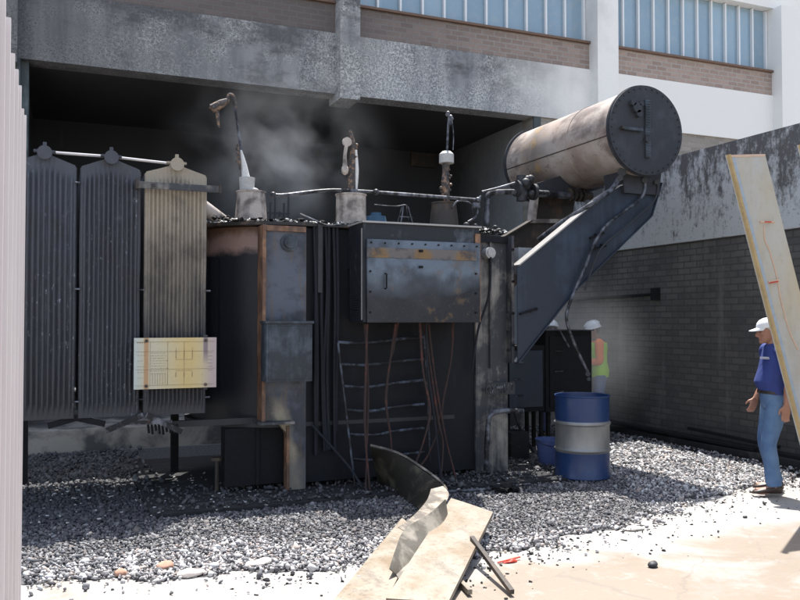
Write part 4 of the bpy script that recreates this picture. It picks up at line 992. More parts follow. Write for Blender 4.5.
b = strip(tp2, [p + Vector((.02, .03, .012)) for p in tp2], .003); b.out('rolled_edge', MT['sheetlight'], sh)  # pale strip paints the sunlit rim of the sheet
# folded, twisted piece in front of it
t1_ = [aY(447, 491, 6.43), aY(444, 501, 6.2), aY(432, 517, 5.95), aY(412, 533, 5.75), aY(404, 528, 5.70)]
t2_ = [aZ(440, 508, .24), aZ(434, 516, .22), aZ(425, 524, .21), aZ(412, 533, .20), aZ(404, 529, .2)]
b = strip([aY(443, 486, 6.45), aY(449, 494, 6.3), aY(443, 506, 6.0), aY(429, 522, 5.7), aY(412, 535, 5.55)],
          [aY(431, 489, 6.42), aY(427, 500, 6.2), aY(418, 511, 5.95), aY(407, 521, 5.72), aY(398, 527, 5.6)], .006)
tw = b.out('folded_sheet', MT['sheetlight'], label='twisted scorched sheet folded over beside the pale centre board', cat='metal sheet')
ft = [aY(445, 499, 5.80), aY(430, 513, 5.62), aY(405, 529, 5.42), aY(396, 548, 5.22), aY(389, 569, 5.0)]
fb = [aY(448, 520, 5.78), aY(445, 533, 5.58), aY(428, 547, 5.36), aY(412, 560, 5.2), aY(396, 575, 5.02)]
b = strip(ft, fb, .006); b.out('curled_flap', MT['sheetgrey'], tw)
b = strip(fb, [p + Vector((-.01, -.10, -.02)) for p in fb], .006); b.out('lower_flap', MT['sheetlight'], tw)
def board(quad, th, name, mat, edge_mat, **k):
    b = B(); Q = [Vector(q) for q in quad]; nrm = (Q[1] - Q[0]).cross(Q[3] - Q[0]).normalized()
    if nrm.z < 0: nrm = -nrm
    sub = 10; T = []
    for i in range(sub + 1):
        a_ = Q[0].lerp(Q[3], i / sub); c_ = Q[1].lerp(Q[2], i / sub)
        T.append([a_.lerp(c_, j / 6) + nrm * .006 * mn.noise((a_.lerp(c_, j / 6)) * 4) for j in range(7)])
    top = [[b.bm.verts.new(p) for p in r] for r in T]; bot = [[b.bm.verts.new(p - nrm * th) for p in r] for r in T]
    for i in range(sub):
        for j in range(6):
            b.bm.faces.new((top[i][j], top[i][j + 1], top[i + 1][j + 1], top[i + 1][j])); b.bm.faces.new((bot[i][j], bot[i + 1][j], bot[i + 1][j + 1], bot[i][j + 1]))
    for i in range(sub):
        for j in (0, 6): b.bm.faces.new((top[i][j], top[i + 1][j], bot[i + 1][j], bot[i][j]))
    for j in range(6):
        for i in (0, sub): b.bm.faces.new((top[i][j], top[i][j + 1], bot[i][j + 1], bot[i][j]))
    return b.out(name, mat, **k)
board([aZ(386, 598, .06), aZ(448, 602, .05), aZ(493, 512, .20), aZ(451, 498, .24)], .035, 'scorched_board', MT['paleboard'], None,
      label='wide pale scorched board with a small hole, resting aslant at the bottom centre', cat='board', group='pale boards at the bottom centre')
hb = aZ(464, 517, .205)
board([aZ(330, 604, .02), aZ(384, 604, .02), aZ(421, 532, .05), aZ(402, 518, .05)], .02, 'scorched_board', MT['paleboard'], None,
      label='pale tan board lying flat, half hidden under the twisted sheet on its left', cat='board', group='pale boards at the bottom centre')
b = B(); b.bar(aZ(472, 538, .16), aZ(512, 592, .03), .03, .03); b.out('charred_batten', MT['brownarm'], label='thin brown charred batten slanting out from under the wide pale board', cat='batten')
b = B(); b.bar(aZ(440, 560, .02), aZ(470, 592, .03), .03, .03); b.bar(aZ(470, 548, .06), aZ(452, 590, .03), .03, .03); b.out('broken_stick', MT['paleboard'], label='short pale crossed sticks under the right edge of the wide pale board', cat='stick')

# leaning plates at the right
def lean_plate(name, tl, tr_, slope, wz, Yd, zb, edgew, label, marks=True):
    root = empty(name, (0, 0, 0)); 
    A = aY(*tl, Yd); Bp = aY(*tr_, Yd)
    ax = (aY(tl[0] + slope[0], tl[1] + slope[1], Yd) - A)
    k = (A.z - .0) / -ax.z; D = ax * k
    Wv = Bp - A; foot = A + D
    root.location = (foot.x + Wv.x / 2, Yd, 0); tag(root, label, 'metal plate')
    nrm = Vector((0, -1, 0))
    b = B(); b.prism([A, Bp, Bp + D, A + D], (0, .012, 0)); b.out('plate', MT['plate'], root, smooth=0)
    b = B(); e = Wv.normalized() * edgew
    b.prism([A + Vector((0, -.035, 0)), A + e * .55 + Vector((0, -.035, 0)), A + e * .55 + D + Vector((0, -.035, 0)), A + D + Vector((0, -.035, 0))], (0, .034, 0)); b.out('folded_lip', MT['plateedge'], root, smooth=0)
    b = B(); b.prism([A + e * 1.0 + Vector((0, -.002, -.02)), A + e * 2.3 + Vector((0, -.002, -.02)), A + e * 2.1 + D * .93 + Vector((0, -.002, 0)), A + e * .95 + D * .93 + Vector((0, -.002, 0))], (0, .0015, 0)); b.out('blue_paint_strip', MT['bluepaint'], root, smooth=0)
    b = B(); b.prism([A + Vector((0, -.004, 0)), Bp + Vector((0, -.004, 0)), Bp + Vector((0, -.004, -.022)), A + Vector((0, -.004, -.022))], (0, .0035, 0)); b.out('top_lip', MT['pinkline'], root, smooth=0)
    return root, A, Bp, D
root, A, Bp, D = lean_plate('leaning_plate', (726, 155), (765, 154), (77, 298), 0, 5.55, 0, .045, 'tall pale faded metal plate tilted to the left, leaning in front of the standing man')
def onp(x, y): return aY(x, y, 5.546)
b = B()
b.tube([onp(764, 226), onp(765, 240), onp(770, 252), onp(777, 278), onp(781, 300), onp(789, 330), onp(798, 350)], .006); b.tube([onp(760, 222), onp(774, 222)], .009, smooth=False); b.tube([onp(768, 282), onp(779, 280)], .009, smooth=False)
b.out('orange_cord', MT['pinkline'], root)
b = B(); b.bar(onp(764, 222) + Vector((0, -.01, 0)), onp(770, 222) + Vector((0, -.01, 0)), .015, .01); b.bar(onp(769, 283) + Vector((0, -.01, 0)), onp(777, 281.5) + Vector((0, -.01, 0)), .015, .01); b.out('red_mark', MT['redmark'], root)
lean_plate('leaning_plate', (798, 145), (840, 144), (76, 298), 0, 5.25, 0, .045, 'ochre-edged metal plate whose corner just enters the picture at the far right edge')

# stones, rubble and small litter
def rock(name, px, py, s, mat, label, cat='stone', sc=(1, .8, .55), group='loose rubble on the ground'):
    p = aZ(px, py); b = B(); b.sphere(p + Vector((0, 0, s * sc[2] * .8)), s, sc, 3)
    for v in b.bm.verts: v.co += (v.co - p).normalized() * s * .35 * mn.noise(v.co * (1.6 / s) * .5)
    b.out(name, mat, smooth=25, label=label, cat=cat, group=group)
MT['brickbit'] = plain('broken_brick', (.42, .24, .17), .85, 0, .3, 25, .01); MT['palebit'] = plain('pale_rubble', (.60, .55, .50), .85, 0, .2, 25, .01)
rock('brick_fragment', 165, 570, .055, MT['brickbit'], 'small reddish brick fragment, middle one of three stones at lower left')
rock('brick_fragment', 122, 576, .045, MT['brickbit'], 'small brown brick fragment, leftmost of the stones at lower left')
rock('rubble_stone', 190, 576, .075, MT['palebit'], 'larger pale pinkish stone beside the brick fragment at lower left', sc=(1.3, .8, .35))
rock('rubble_stone', 259, 566, .07, MT['palebit'], 'flat pale stone on the concrete edge left of the boards', sc=(1.3, .8, .4))
rock('dark_stone', 653, 567, .035, MT['dark'], 'small dark lump lying on the bright concrete below the drum', sc=(1.3, .9, .7))
rock('concrete_chip', 634, 530, .06, MT['palebit'], 'flat pale chip on the concrete just past the gravel edge', sc=(1.6, .7, .25))
rock('dark_stone', 745, 518, .02, MT['dark'], 'tiny dark pebble on the concrete in front of the man')
b = B(); p = aZ(510, 561, .01)
b.sphere(p, .045, (1.3, .6, .25), 3)
for v in b.bm.verts: v.co += Vector((0, 0, 1)) * .02 * mn.noise(v.co * 30)
b.bar(p + Vector((-.1, 0, 0)), p + Vector((.1, .03, .01)), .012, .008)
b.out('red_scrap', MT['redmark'], label='crumpled red scrap lying on the white concrete right of the boards', cat='scrap')
# black dots of burnt debris strewn over the concrete
b = B()
for k in range(420):
    x = rng.uniform(1.0, 8.0); e = edge(x); y = e - abs(rng.normal(0, .35)) - .02
    if y < 3.6: continue
    s = rng.uniform(.004, .014) if rng.random() > .04 else rng.uniform(.016, .026); shard(b, x, y, s * .3, s)
o = b.out('burnt_debris', MT['black'], kind='stuff', smooth=0, label='black specks of burnt debris strewn over the pale concrete', cat='debris')
b = B()
for k in range(260):
    x = rng.uniform(-.2, 1.9) if k % 2 else rng.uniform(3.6, 5.6); y = rng.uniform(7.2, 9.2); s = rng.uniform(.006, .018)
    shard(b, x, y, .06, s)
b.out('ash_lumps', MT['porcelain'], kind='stuff', smooth=0, label='pale ash lumps fallen on the slab and gravel round the tank foot', cat='ash')
b = B()
for k in range(160):
    x = 7.7 + rng.normal(0, .12); y = rng.uniform(6.3, 11); s = rng.uniform(.012, .04); shard(b, x, y, .03, s)
b.out('charred_rubble', MT['black'], kind='stuff', smooth=0, label='charred rubble strewn along the foot of the firewall', cat='rubble')
# fallen pipes on the slab at the tank foot
b = B(); b.tube([aZ(440, 492, .05), aZ(490, 489, .05), aZ(530, 484, .05)], .014); b.out('fallen_pipe', MT['pipe'], label='thin sooty pipe lying on the gravel at the foot of the pale column', cat='pipe')
b = B(); b.tube([aZ(196, 504, .045), aZ(300, 497, .045)], .012, smooth=False); b.out('fallen_pipe', MT['dark'], label='long thin rod lying along the slab edge left of the tank', cat='pipe')
b = B(); c = aZ(506, 491, .03)
for k in range(22): shard(b, c.x + rng.uniform(-.11, .11), c.y + rng.uniform(-.06, .06), .04 + rng.uniform(0, .03), rng.uniform(.035, .055))
b.out('charred_heap', MT['black'], smooth=0, label='small heap of charred lumps on the gravel between tank and drum', cat='debris heap')
b = B(); p = aY(512, 440, 8.6); b.tube([aY(515, 413, 8.7), aY(520, 428, 8.7), aY(528, 442, 8.7), aY(533, 452, 8.7)], .02); b.box((p.x, 8.62, .03), (p.x + .26, 8.9, .36), .02); b.out('base_block', MT['baseslab'], tr)

# ================================================================= PEOPLE
def skinmat(n, c):
    m = M(n); nn = m.noise(20, 4, .6); col = m.mix(nn, tuple(x * .88 for x in c), tuple(x * 1.1 for x in c)); return m.fin(col, .5)
MT['skin'] = skinmat('tanned_skin', (.34, .17, .115)); MT['skin2'] = skinmat('brown_skin', (.20, .10, .06))
def cloth(n, c, v=.2, fade=None, bump=.012, sc=7):
    m = M(n); a = m.noise(sc, 4, .55, src=m.map((1, 1, .55)), dist=.8); f = m.noise(3, 3, .6)
    col = m.mix(a, tuple(x * (1 - v) for x in c), tuple(x * (1 + v) for x in c))
    if fade: col = m.mix(m.ramp(f, .42, .62, 0, .8), col, fade)
    m.bump(a, bump, .9); return m.fin(col, .85)
MT['shirt'] = cloth('royal_blue_cotton', (.028, .048, .20), .2, None, .022, 8); MT['jeans'] = cloth('washed_denim', (.065, .125, .25), .3, (.13, .22, .36), .02, 9); MT['cap'] = plain('white_cotton', (.72, .74, .78), .8, 0, .08)
MT['shoe'] = plain('dark_brown_leather', (.045, .028, .022), .45); MT['hair'] = plain('grey_hair', (.45, .43, .42), .8, 0, .3, 60, .01); MT['belt'] = plain('belt_leather', (.03, .025, .02), .5)
MT['vest'] = cloth('lime_vest_fabric', (.40, .75, .04), .1); MT['vorange'] = cloth('orange_sleeve', (.80, .20, .05), .1); MT['helmet'] = plain('white_helmet_shell', (.66, .70, .74), .35, 0, .04); MT['work'] = cloth('blue_work_trousers', (.12, .17, .30), .15)
MT['eye'] = plain('eye_dark', (.03, .02, .02), .3); MT['navy'] = cloth('navy_overall', (.03, .04, .09), .15)
def smooth_obj(o, voxel, it=6):
    m = o.modifiers.new('remesh', 'REMESH'); m.mode = 'VOXEL'; m.voxel_size = voxel; m.use_smooth_shade = True
    s = o.modifiers.new('smooth', 'SMOOTH'); s.iterations = it; s.factor = .5
def ell(c, rx, ry, n=20, tilt=0, pw=1.0):
    out = []
    for j in range(n):
        a = 2 * PI * j / n; x = math.copysign(abs(math.cos(a)) ** pw, math.cos(a)) * rx; y = math.copysign(abs(math.sin(a)) ** pw, math.sin(a)) * ry
        out.append(Vector((c[0] + x, c[1] + y, c[2] + tilt * y)))
    return out
def limb(b, pts, rs, n=14, ell_=1.0): b.tube(pts, rs, n=n, ell=ell_)
def hand(b, w, d, fwd, s=1.0, curl=.5, side=1):
    """palm and five fingers; w wrist, d direction along the hand, fwd direction the palm's thumb side faces"""
    d = Vector(d).normalized(); f = Vector(fwd); f = (f - d * f.dot(d)).normalized(); nn = d.cross(f).normalized() * side
    w = Vector(w)
    # palm
    for k in range(4):
        o = f * ((k - 1.5) * .019 * s)
        b.tube([w + o * .6, w + d * .045 * s + o * .95, w + d * .088 * s + o], [.016 * s, .0165 * s, .012 * s], n=8)
    for k, L in enumerate((.062, .074, .080, .070)):
        o = f * ((k - 1.5) * .0205 * s); p = w + d * .085 * s + o
        c1 = (d + nn * curl * .35).normalized(); c2 = (d + nn * curl * 1.0).normalized(); c3 = (d * .6 + nn * curl * 1.7).normalized()
        p1 = p + c1 * L * .42 * s; p2 = p1 + c2 * L * .33 * s; p3 = p2 + c3 * L * .25 * s
        b.tube([p, p1, p2, p3], [.0092 * s, .009 * s, .0082 * s, .0066 * s], n=8, smooth=False)
    p = w + d * .025 * s + f * .030 * s; p1 = p + (d * .6 + f * .75 + nn * .25).normalized() * .035 * s; p2 = p1 + (d * .9 + f * .3 + nn * .4).normalized() * .028 * s; p3 = p2 + (d + nn * .5).normalized() * .02 * s
    b.tube([p, p1, p2, p3], [.014 * s, .0115 * s, .0098 * s, .0075 * s], n=8, smooth=False)

def person(root, pose, mats, H=1.75, voxel=.006, belly=0.0, vest=False, collar=True):
    """figure built in local coordinates, facing -Y, feet on z = 0; pose gives joints"""
    s = H / 1.75; V = lambda t: Vector(t) * s
    hip = V(pose.get('hip', (0, 0, .93))); chest = V(pose.get('chest', (0, 0, 1.30))); neck = V(pose.get('neck', (0, .01, 1.47))); head = V(pose.get('head', (0, -.03, 1.62)))
    b = B()
    # torso
    tors = [(hip + V((0, .0, -.06)), .150, .105), (hip + V((0, 0, .04)), .165, .115), (hip + V((0, -.02 - belly * .5, .16)), .158, .108 + belly), (chest + V((0, -.01 - belly * .2, -.08)), .168, .112 + belly * .5),
            (chest + V((0, 0, .04)), .180, .112), (chest + V((0, .005, .12)), .165, .095), (neck + V((0, .005, -.02)), .085, .07), (neck + V((0, 0, .0)), .058, .058)]
    def torso(b, g): b.loft([ell(c, (rx + g) * s, (ry + g) * s, 24) for c, rx, ry in tors[(0 if g < .006 else 0):]])
    torso(b, 0)
    b.tube([neck - V((0, 0, .03)), neck + V((0, -.008, .04)), head - V((0, -.01, .04))], [.060 * s, .056 * s, .058 * s], n=16)
    # head: skull, jaw, nose, ears, brow, lips
    hp = []
    prof = [(-.118, .030, .034, -.052), (-.105, .046, .052, -.040), (-.085, .058, .068, -.026), (-.06, .066, .080, -.014), (-.03, .071, .090, -.006), (0, .074, .096, 0), (.03, .076, .099, .002), (.06, .074, .096, .004), (.085, .064, .082, .006), (.105, .044, .058, .008), (.117, .018, .024, .008)]
    hd = pose.get('turn', 0.0); nod = pose.get('nod', 0.0)
    Rh = Matrix.Rotation(hd, 3, 'Z') @ Matrix.Rotation(nod, 3, 'X')
    def HP(x, y, z): return head + Rh @ Vector((x * s, y * s, z * s))
    b.loft([[HP(math.cos(2 * PI * j / 24) * rx, math.sin(2 * PI * j / 24) * ry + yo, z) for j in range(24)] for z, rx, ry, yo in prof])
    b.tube([HP(0, -.088, .022), HP(0, -.104, -.008), HP(0, -.116, -.030), HP(0, -.096, -.042)], [.010 * s, .012 * s, .017 * s, .012 * s], n=10)
    b.tube([HP(-.045, -.080, .030), HP(0, -.098, .034), HP(.045, -.080, .030)], [.010 * s, .012 * s, .010 * s], n=8)
    for dz, r in ((-.062, .0075), (-.071, .008)): b.tube([HP(-.024, -.084, dz), HP(0, -.096, dz), HP(.024, -.084, dz)], [.004 * s, r * s, .004 * s], n=8)
    b.sphere(HP(0, -.082, -.098), .024 * s, sub=2)
    for sx in (-1, 1):
        b.tube([HP(sx * .074, .0, .020), HP(sx * .086, .012, .012), HP(sx * .083, .010, -.012), HP(sx * .073, 0, -.028)], [.008 * s, .014 * s, .012 * s, .007 * s], n=8)
        b.sphere(HP(sx * .04, -.072, -.02), .022 * s, sub=2)
    J = pose
    for side in ('l', 'r'):
        sh, el, wr = V(J['sh' + side]), V(J['el' + side]), V(J['wr' + side])
        limb(b, [sh - (sh - chest) * .25 + V((0, 0, .02)), sh, sh.lerp(el, .5), el, el.lerp(wr, .4), wr], [.055 * s, .056 * s, .050 * s, .042 * s, .041 * s, .027 * s])
        hand(b, wr + (wr - el).normalized() * .005, J.get('hd' + side, (wr - el)), J['hf' + side], s * 1.02, J.get('curl' + side, .5), J.get('hs' + side, 1))
        hj, kn, an = V(J['hip' + side]), V(J['kn' + side]), V(J['an' + side])
        limb(b, [hj + V((0, 0, .05)), hj, hj.lerp(kn, .5), kn, kn.lerp(an, .35), an], [.08 * s, .083 * s, .072 * s, .054 * s, .052 * s, .036 * s])
        toe = V(J['toe' + side]); b.tube([an, an + V((0, .0, -.04)), an.lerp(toe, .6) + V((0, 0, -.03)), toe], [.036 * s, .040 * s, .038 * s, .028 * s], n=12)
    bo = b.out('body', mats['skin'], root); smooth_obj(bo, voxel * s, 3)
    # eyes, hair
    b = B()
    for sx in (-1, 1): b.sphere(HP(sx * .030, -.0895, .008), .0085 * s, (1.3, .6, .8), sub=2)
    b.out('eyes', MT['eye'], root)
    if 'hair' in mats:
        b = B(); b.loft([[HP(math.cos(2 * PI * j / 24) * (rx + .006), max(math.sin(2 * PI * j / 24) * (ry + .007) + yo, cut), z) for j in range(24)] for z, rx, ry, yo, cut in
                       ((-.055, .058, .072, .002, .03), (-.03, .071, .088, .000, .02), (0, .075, .094, 0, .0), (.03, .077, .098, .002, -.03), (.06, .075, .096, .004, -.08), (.085, .065, .082, .006, -.2))])
        b.out('hair', mats['hair'], root)
    # shirt
    b = B(); torso_r = [ell(c, (rx + .016) * s, (ry + .016) * s, 24) for c, rx, ry in tors[1:-1]]; b.loft(torso_r)
    if collar: b.tube([neck + V((0, .005, -.035)), neck + V((0, -.005, .012))], [.078 * s, .068 * s], n=20, smooth=False)
    for side in ('l', 'r'):
        sh, el, wr = V(J['sh' + side]), V(J['el' + side]), V(J['wr' + side]); ln_ = J.get('sleeve', .80)
        if ln_ <= 1: limb(b, [sh - (sh - chest) * .25 + V((0, 0, .02)), sh, sh.lerp(el, ln_ * .6), sh.lerp(el, ln_)], [.066 * s, .072 * s, .070 * s, .072 * s])
        else: limb(b, [sh - (sh - chest) * .25 + V((0, 0, .02)), sh, sh.lerp(el, .5), el, el.lerp(wr, .5), el.lerp(wr, .93)], [.066 * s, .072 * s, .065 * s, .058 * s, .052 * s, .044 * s])
    so = b.out('shirt', mats['shirt'], root); smooth_obj(so, .009 * s, 4)
    # trousers
    b = B(); b.loft([ell(hip + V((0, 0, -.10)), .148 * s, .115 * s, 24), ell(hip + V((0, 0, -.02)), .174 * s, .132 * s, 24), ell(hip + V((0, -.005, .075)), (.170) * s, (.128 + belly * .3) * s, 24)])
    for side in ('l', 'r'):
        hj, kn, an = V(J['hip' + side]), V(J['kn' + side]), V(J['an' + side])
        P_ = [hj + V((0, 0, .04)), hj, hj.lerp(kn, .5), kn, kn.lerp(an, .4), kn.lerp(an, .8), an + V((0, .005, -.025))]
        limb(b, P_, [.095 * s, .102 * s, .090 * s, .073 * s, .073 * s, .070 * s, .076 * s], 16)
        for q_ in range(3): # folds above the shoe
            c = kn.lerp(an, .72 + q_ * .11); b.tube([c + V((-.045, -.045, .01)), c + V((0, -.072, -.004 * q_)), c + V((.05, -.04, .012))], [.008 * s, .014 * s, .008 * s], n=6)
    to = b.out('trousers', mats['trousers'], root); smooth_obj(to, .009 * s, 3)
    b = B(); b.loft([ell(hip + V((0, -.005, .048)), .178 * s, (.136 + belly * .3) * s, 28), ell(hip + V((0, -.006, .078)), .178 * s, (.137 + belly * .3) * s, 28)]); b.box(hip + V((-.025, -.150 - belly * .3, .05)), hip + V((.025, -.130 - belly * .3, .08))); b.out('belt', MT['belt'], root)
    for side in ('l', 'r'):
        an = V(J['an' + side]); toe = V(J['toe' + side]); dr_ = (toe - an); dr_.z = 0; dr_.normalize(); px_ = Vector((-dr_.y, dr_.x, 0))
        b = B(); heel = an - dr_ * .055 * s; heel.z = 0; L = .285 * s; rings = []
        for u, w_, h0 in ((0, .030, .07), (.06, .040, .085), (.25, .040, .095), (.42, .043, .075), (.62, .050, .060), (.82, .047, .048), (.95, .032, .035), (1.0, .014, .024)):
            c = heel + dr_ * (u * L - .02 * s); rings.append([c + px_ * math.cos(2 * PI * j / 14) * w_ * s + Vector((0, 0, max(0, .5 + .5 * math.sin(2 * PI * j / 14)) ** .8 * h0 * s)) for j in range(14)])
        b.loft(rings); so_ = b.out('shoe', mats['shoe'], root, smooth=60)
    return HP, tors, s

# the man in the blue shirt, in profile, facing picture-left
mp = aZ(769, 492); rz = math.atan2(.9226, .3857)  # placeholder, set below
man = empty('person', (6.55, 6.05, .028), 'man in white cap, blue polo shirt and faded jeans standing in profile by the firewall', 'person')
# facing -Y local -> picture-left = (-.9226,.3857)
face = Vector((-.9226, .3857)); face = Vector((face.x + .3857 * .10, face.y + .9226 * .10)).normalized()
man.rotation_euler = (0, 0, math.atan2(face.y, face.x) + PI / 2)
pose = dict(hip=(0, .01, .93), chest=(0, .02, 1.29), neck=(0, .0, 1.465), head=(0, -.045, 1.60), nod=.16,
            shl=(.19, .02, 1.40), ell=(.235, .07, 1.12), wrl=(.235, .04, .875), hfl=(0, -1, 0), hdl=(0, -.12, -1), hsl=-1, curll=.6,
            shr=(-.19, .0, 1.40), elr=(-.225, .03, 1.13), wrr=(-.19, -.11, .91), hfr=(.3, -1, .2), hdr=(.1, -.35, -1), hsr=1, curlr=.7, sleeve=.72,
            hipl=(.09, .01, .88), knl=(.105, -.085, .49), anl=(.115, -.045, .10), toel=(.13, -.225, .03),
            hipr=(-.09, .01, .88), knr=(-.105, -.05, .49), anr=(-.13, .05, .10), toer=(-.15, -.13, .03))
pose2 = {}
for k, v in pose.items(): pose2[k] = v
MP = dict(skin=MT['skin'], shirt=MT['shirt'], trousers=MT['jeans'], shoe=MT['shoe'], hair=MT['hair'])
# figures are built at the origin in local space: temporarily treat the root as unrotated at 0
def build_person(root, *a, **k):
    loc = root.location.copy(); root.location = (0, 0, 0); r = person(root, *a, **k); root.location = loc; return r
def caps(root, HP, s, kind):
    loc = root.location.copy(); root.location = (0, 0, 0); b = B()
    if kind == 'cap':
        b.loft([[HP(math.cos(2 * PI * j / 28) * rx, math.sin(2 * PI * j / 28) * ry + .004, z) for j in range(28)] for z, rx, ry in ((.035, .086, .108), (.06, .086, .108), (.09, .076, .096), (.115, .054, .070), (.13, .02, .03))])
        o = b.out('cap', MT['cap'], root); b = B()
        R1 = [HP(math.sin(a) * .072, -.088 * math.cos(a) - .005, .040) for a in np.linspace(-1.25, 1.25, 13)]
        R2 = [HP(math.sin(a) * .070, -.100 * math.cos(a) - .085 * math.cos(a) ** .8, .022 - .010 * abs(math.sin(a))) for a in np.linspace(-1.25, 1.25, 13)]
        up = Vector((0, 0, .007))
        A1 = [b.bm.verts.new(p) for p in R1]; A2 = [b.bm.verts.new(p) for p in R2]; A3 = [b.bm.verts.new(p + up) for p in R1]; A4 = [b.bm.verts.new(p + up) for p in R2]
        for i in range(12):
            b.bm.faces.new((A1[i], A1[i + 1], A2[i + 1], A2[i])); b.bm.faces.new((A3[i], A4[i], A4[i + 1], A3[i + 1])); b.bm.faces.new((A2[i], A2[i + 1], A4[i + 1], A4[i]))
        b.bm.faces.new((A1[0], A2[0], A4[0], A3[0])); b.bm.faces.new((A1[-1], A3[-1], A4[-1], A2[-1]))
        b.out('brim', MT['cap'], o)
    else:
        b.loft([[HP(math.cos(2 * PI * j / 32) * rx, math.sin(2 * PI * j / 32) * ry + .002, z) for j in range(32)] for z, rx, ry in ((.030, .112, .136), (.038, .112, .136), (.042, .100, .124), (.075, .098, .121), (.11, .085, .104), (.14, .058, .072), (.155, .02, .026))])
        b.tube([HP(0, -.12, .10), HP(0, -.06, .152), HP(0, .06, .152), HP(0, .12, .10)], .010, n=8)
        o = b.out('hard_hat', MT['helmet'], root); b = B()
        b.loft([[HP(math.cos(2 * PI * j / 24) * .085, -.115 + math.sin(2 * PI * j / 24) * .062, z) for j in range(24)] for z in (.026, .034)]); b.out('brim', MT['helmet'], o)
    root.location = loc
HP, tors, s = build_person(man, pose, MP, H=1.74, belly=.032)
caps(man, HP, s, 'cap')
# white logo stroke on the chest (two short white lines of lettering too small to read)
loc = man.location.copy(); man.location = (0, 0, 0); b = B()
for k, (z, w) in enumerate(((1.335, .050), (1.322, .065))):
    y = -.137
    u = 0
    while u < w:
        l = rng.uniform(.006, .012); b.box((.070 + u, y - .012 + u * .55, z * s), (.070 + u + l, y + .03 + u * .55, z * s + .006)); u += l + .004
b.out('chest_logo', MT['cap'], man); man.location = loc

# the worker in the lime vest and white hard hat behind the boxes
w1 = aZ(598, 433); wk = empty('person', (3.02 * .9226 + 12.5 * .3857, -3.02 * .3857 + 12.5 * .9226, .02), 'worker in white hard hat, lime vest and orange sleeves, half hidden behind the dark boxes', 'person')
wk.location = ((598 - 400) / F * 12.3 * .9226 + 12.3 * .3857, -(598 - 400) / F * 12.3 * .3857 + 12.3 * .9226, .02)
face = Vector((-.9226, .3857)) * .9 + Vector((-.3857, -.9226)) * -.15; face.normalize(); wk.rotation_euler = (0, 0, math.atan2(face.y, face.x) + PI / 2)
pw = dict(hip=(0, .02, .93), chest=(0, .0, 1.29), neck=(0, -.02, 1.455), head=(0, -.065, 1.59), nod=.3,
          shl=(.20, .0, 1.40), ell=(.24, .0, 1.13), wrl=(.12, -.22, 1.10), hfl=(0, 0, 1), curll=.8, shr=(-.20, .0, 1.40), elr=(-.24, .0, 1.13), wrr=(-.12, -.22, 1.10), hfr=(0, 0, 1), hsr=-1, curlr=.8, sleeve=1.5,
          hipl=(.09, .02, .88), knl=(.10, -.01, .49), anl=(.11, .03, .10), toel=(.13, -.15, .03), hipr=(-.09, .02, .88), knr=(-.10, -.01, .49), anr=(-.12, .03, .10), toer=(-.14, -.15, .03))
HPw, torsw, sw = build_person(wk, pw, dict(skin=MT['skin2'], shirt=MT['vorange'], trousers=MT['work'], shoe=MT['shoe'], hair=MT['eye']), H=1.70, voxel=.009, collar=False)
caps(wk, HPw, sw, 'hat')
loc = wk.location.copy(); wk.location = (0, 0, 0); b = B(); b.loft([ell(c, (rx + .030) * sw, (ry + .032) * sw, 24) for c, rx, ry in torsw[0:6]]); o = b.out('vest', MT['vest'], wk); smooth_obj(o, .012, 3); wk.location = loc
# the second worker, only the hard hat shows above the boxes
wk2 = empty('person', ((552 - 400) / F * 12.0 * .9226 + 12.0 * .3857, -(552 - 400) / F * 12.0 * .3857 + 12.0 * .9226, .02), 'worker hidden behind the dark boxes, only the tilted white hard hat showing above', 'person')
wk2.rotation_euler = (0, 0, R(150))
HPx, _t, sx_ = build_person(wk2, pw, dict(skin=MT['skin2'], shirt=MT['navy'], trousers=MT['navy'], shoe=MT['shoe'], hair=MT['eye']), H=1.715, voxel=.012, collar=False)
caps(wk2, HPx, sx_, 'hat')

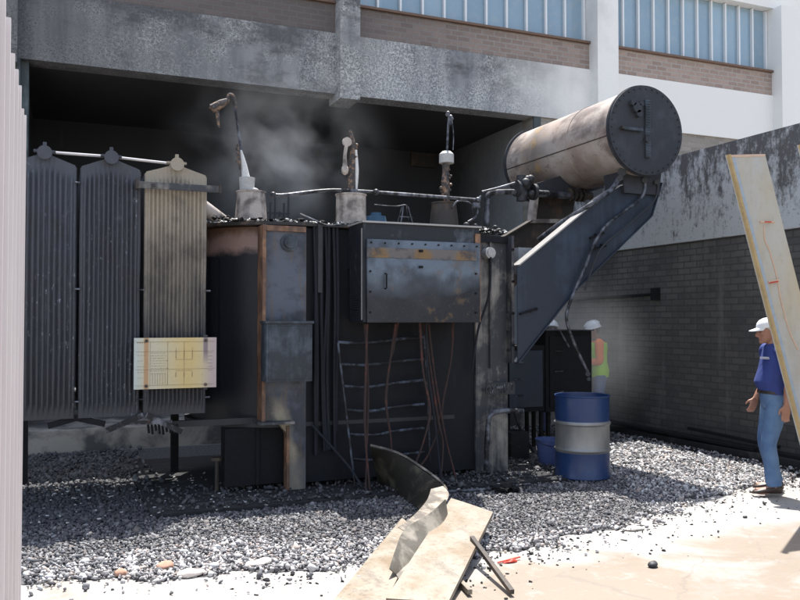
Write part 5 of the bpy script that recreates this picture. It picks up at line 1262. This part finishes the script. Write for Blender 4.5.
# ================================================================= SMOKE
def smoke(c, r, dens, seed, label, sc=1.6, lo=.45, hi=.75, step=.12):
    b = B(); b.box((c[0] - r[0], c[1] - r[1], c[2] - r[2]), (c[0] + r[0], c[1] + r[1], c[2] + r[2]))
    m = M('smoke_volume'); m.n.remove(m.b); out = m.n['Material Output']; pv = m.n.new('ShaderNodeVolumePrincipled')
    pv.inputs['Color'].default_value = (.80, .82, .84, 1); m.link(pv.outputs[0], out.inputs['Volume'])
    mp_ = m.map((1 / r[0], 1 / r[1], 1 / r[2]), (0, 0, -1.0))
    g = m.n.new('ShaderNodeTexGradient'); g.gradient_type = 'QUADRATIC_SPHERE'; m.link(mp_, g.inputs[0])
    n = m.noise(sc, 5, .6, src=m.map((1, 1, 1), (seed, 0, 0)), dist=.35)
    d = m.math('MULTIPLY', m.math('MULTIPLY', m.ramp(n, lo, hi), g.outputs[0]), dens); m.link(d, pv.inputs['Density'])
    m.m.cycles.volume_step_rate = 1.0 if hasattr(m.m, 'cycles') else 1
    o = b.out('smoke', m.m, smooth=0, kind='stuff', label=label, cat='smoke')
    return o
smoke((2.75, 10.6, 3.85), (1.8, 1.2, 1.5), 1.15, 3.0, 'thin grey smoke rising inside the open bay behind the bushings', 1.5, .44, .72)
smoke((7.0, 10.3, 1.2), (1.15, 1.8, 1.4), 1.7, 9.0, 'faint pale smoke drifting along the dark firewall behind the drum', .8, .25, .75)

# ================================================================= LIGHT
w = bpy.data.worlds.new('World'); scn.world = w; w.use_nodes = True; nt = w.node_tree
sky = nt.nodes.new('ShaderNodeTexSky'); sky.sky_type = 'NISHITA'; sky.sun_disc = False
EL = R(70); AZ = math.atan2(.45, .89)
sky.sun_elevation = EL; sky.sun_rotation = AZ; sky.air_density = 1.0; sky.dust_density = 1.6
hs = nt.nodes.new('ShaderNodeHueSaturation'); hs.inputs['Saturation'].default_value = .68; nt.links.new(sky.outputs[0], hs.inputs['Color']); nt.links.new(hs.outputs[0], nt.nodes['Background'].inputs[0]); nt.nodes['Background'].inputs[1].default_value = .15
sd = bpy.data.lights.new('sun', 'SUN'); sd.energy = 5.0; sd.angle = R(.5); sd.color = (1, .96, .90)
so = bpy.data.objects.new('sun', sd); C.objects.link(so)
dirv = Vector((math.sin(AZ) * math.cos(EL), math.cos(AZ) * math.cos(EL), math.sin(EL))); so.rotation_euler = dirv.to_track_quat('Z', 'Y').to_euler(); so.location = dirv * 30

scn.view_settings.view_transform = 'Standard'; scn.view_settings.look = 'None'; scn.view_settings.gamma = 1; scn.view_settings.use_curve_mapping = False
scn.view_settings.exposure = 1.05
scn.cycles.use_denoising = True; scn.cycles.max_bounces = 8; scn.cycles.volume_bounces = 1; scn.cycles.volume_max_steps = 64
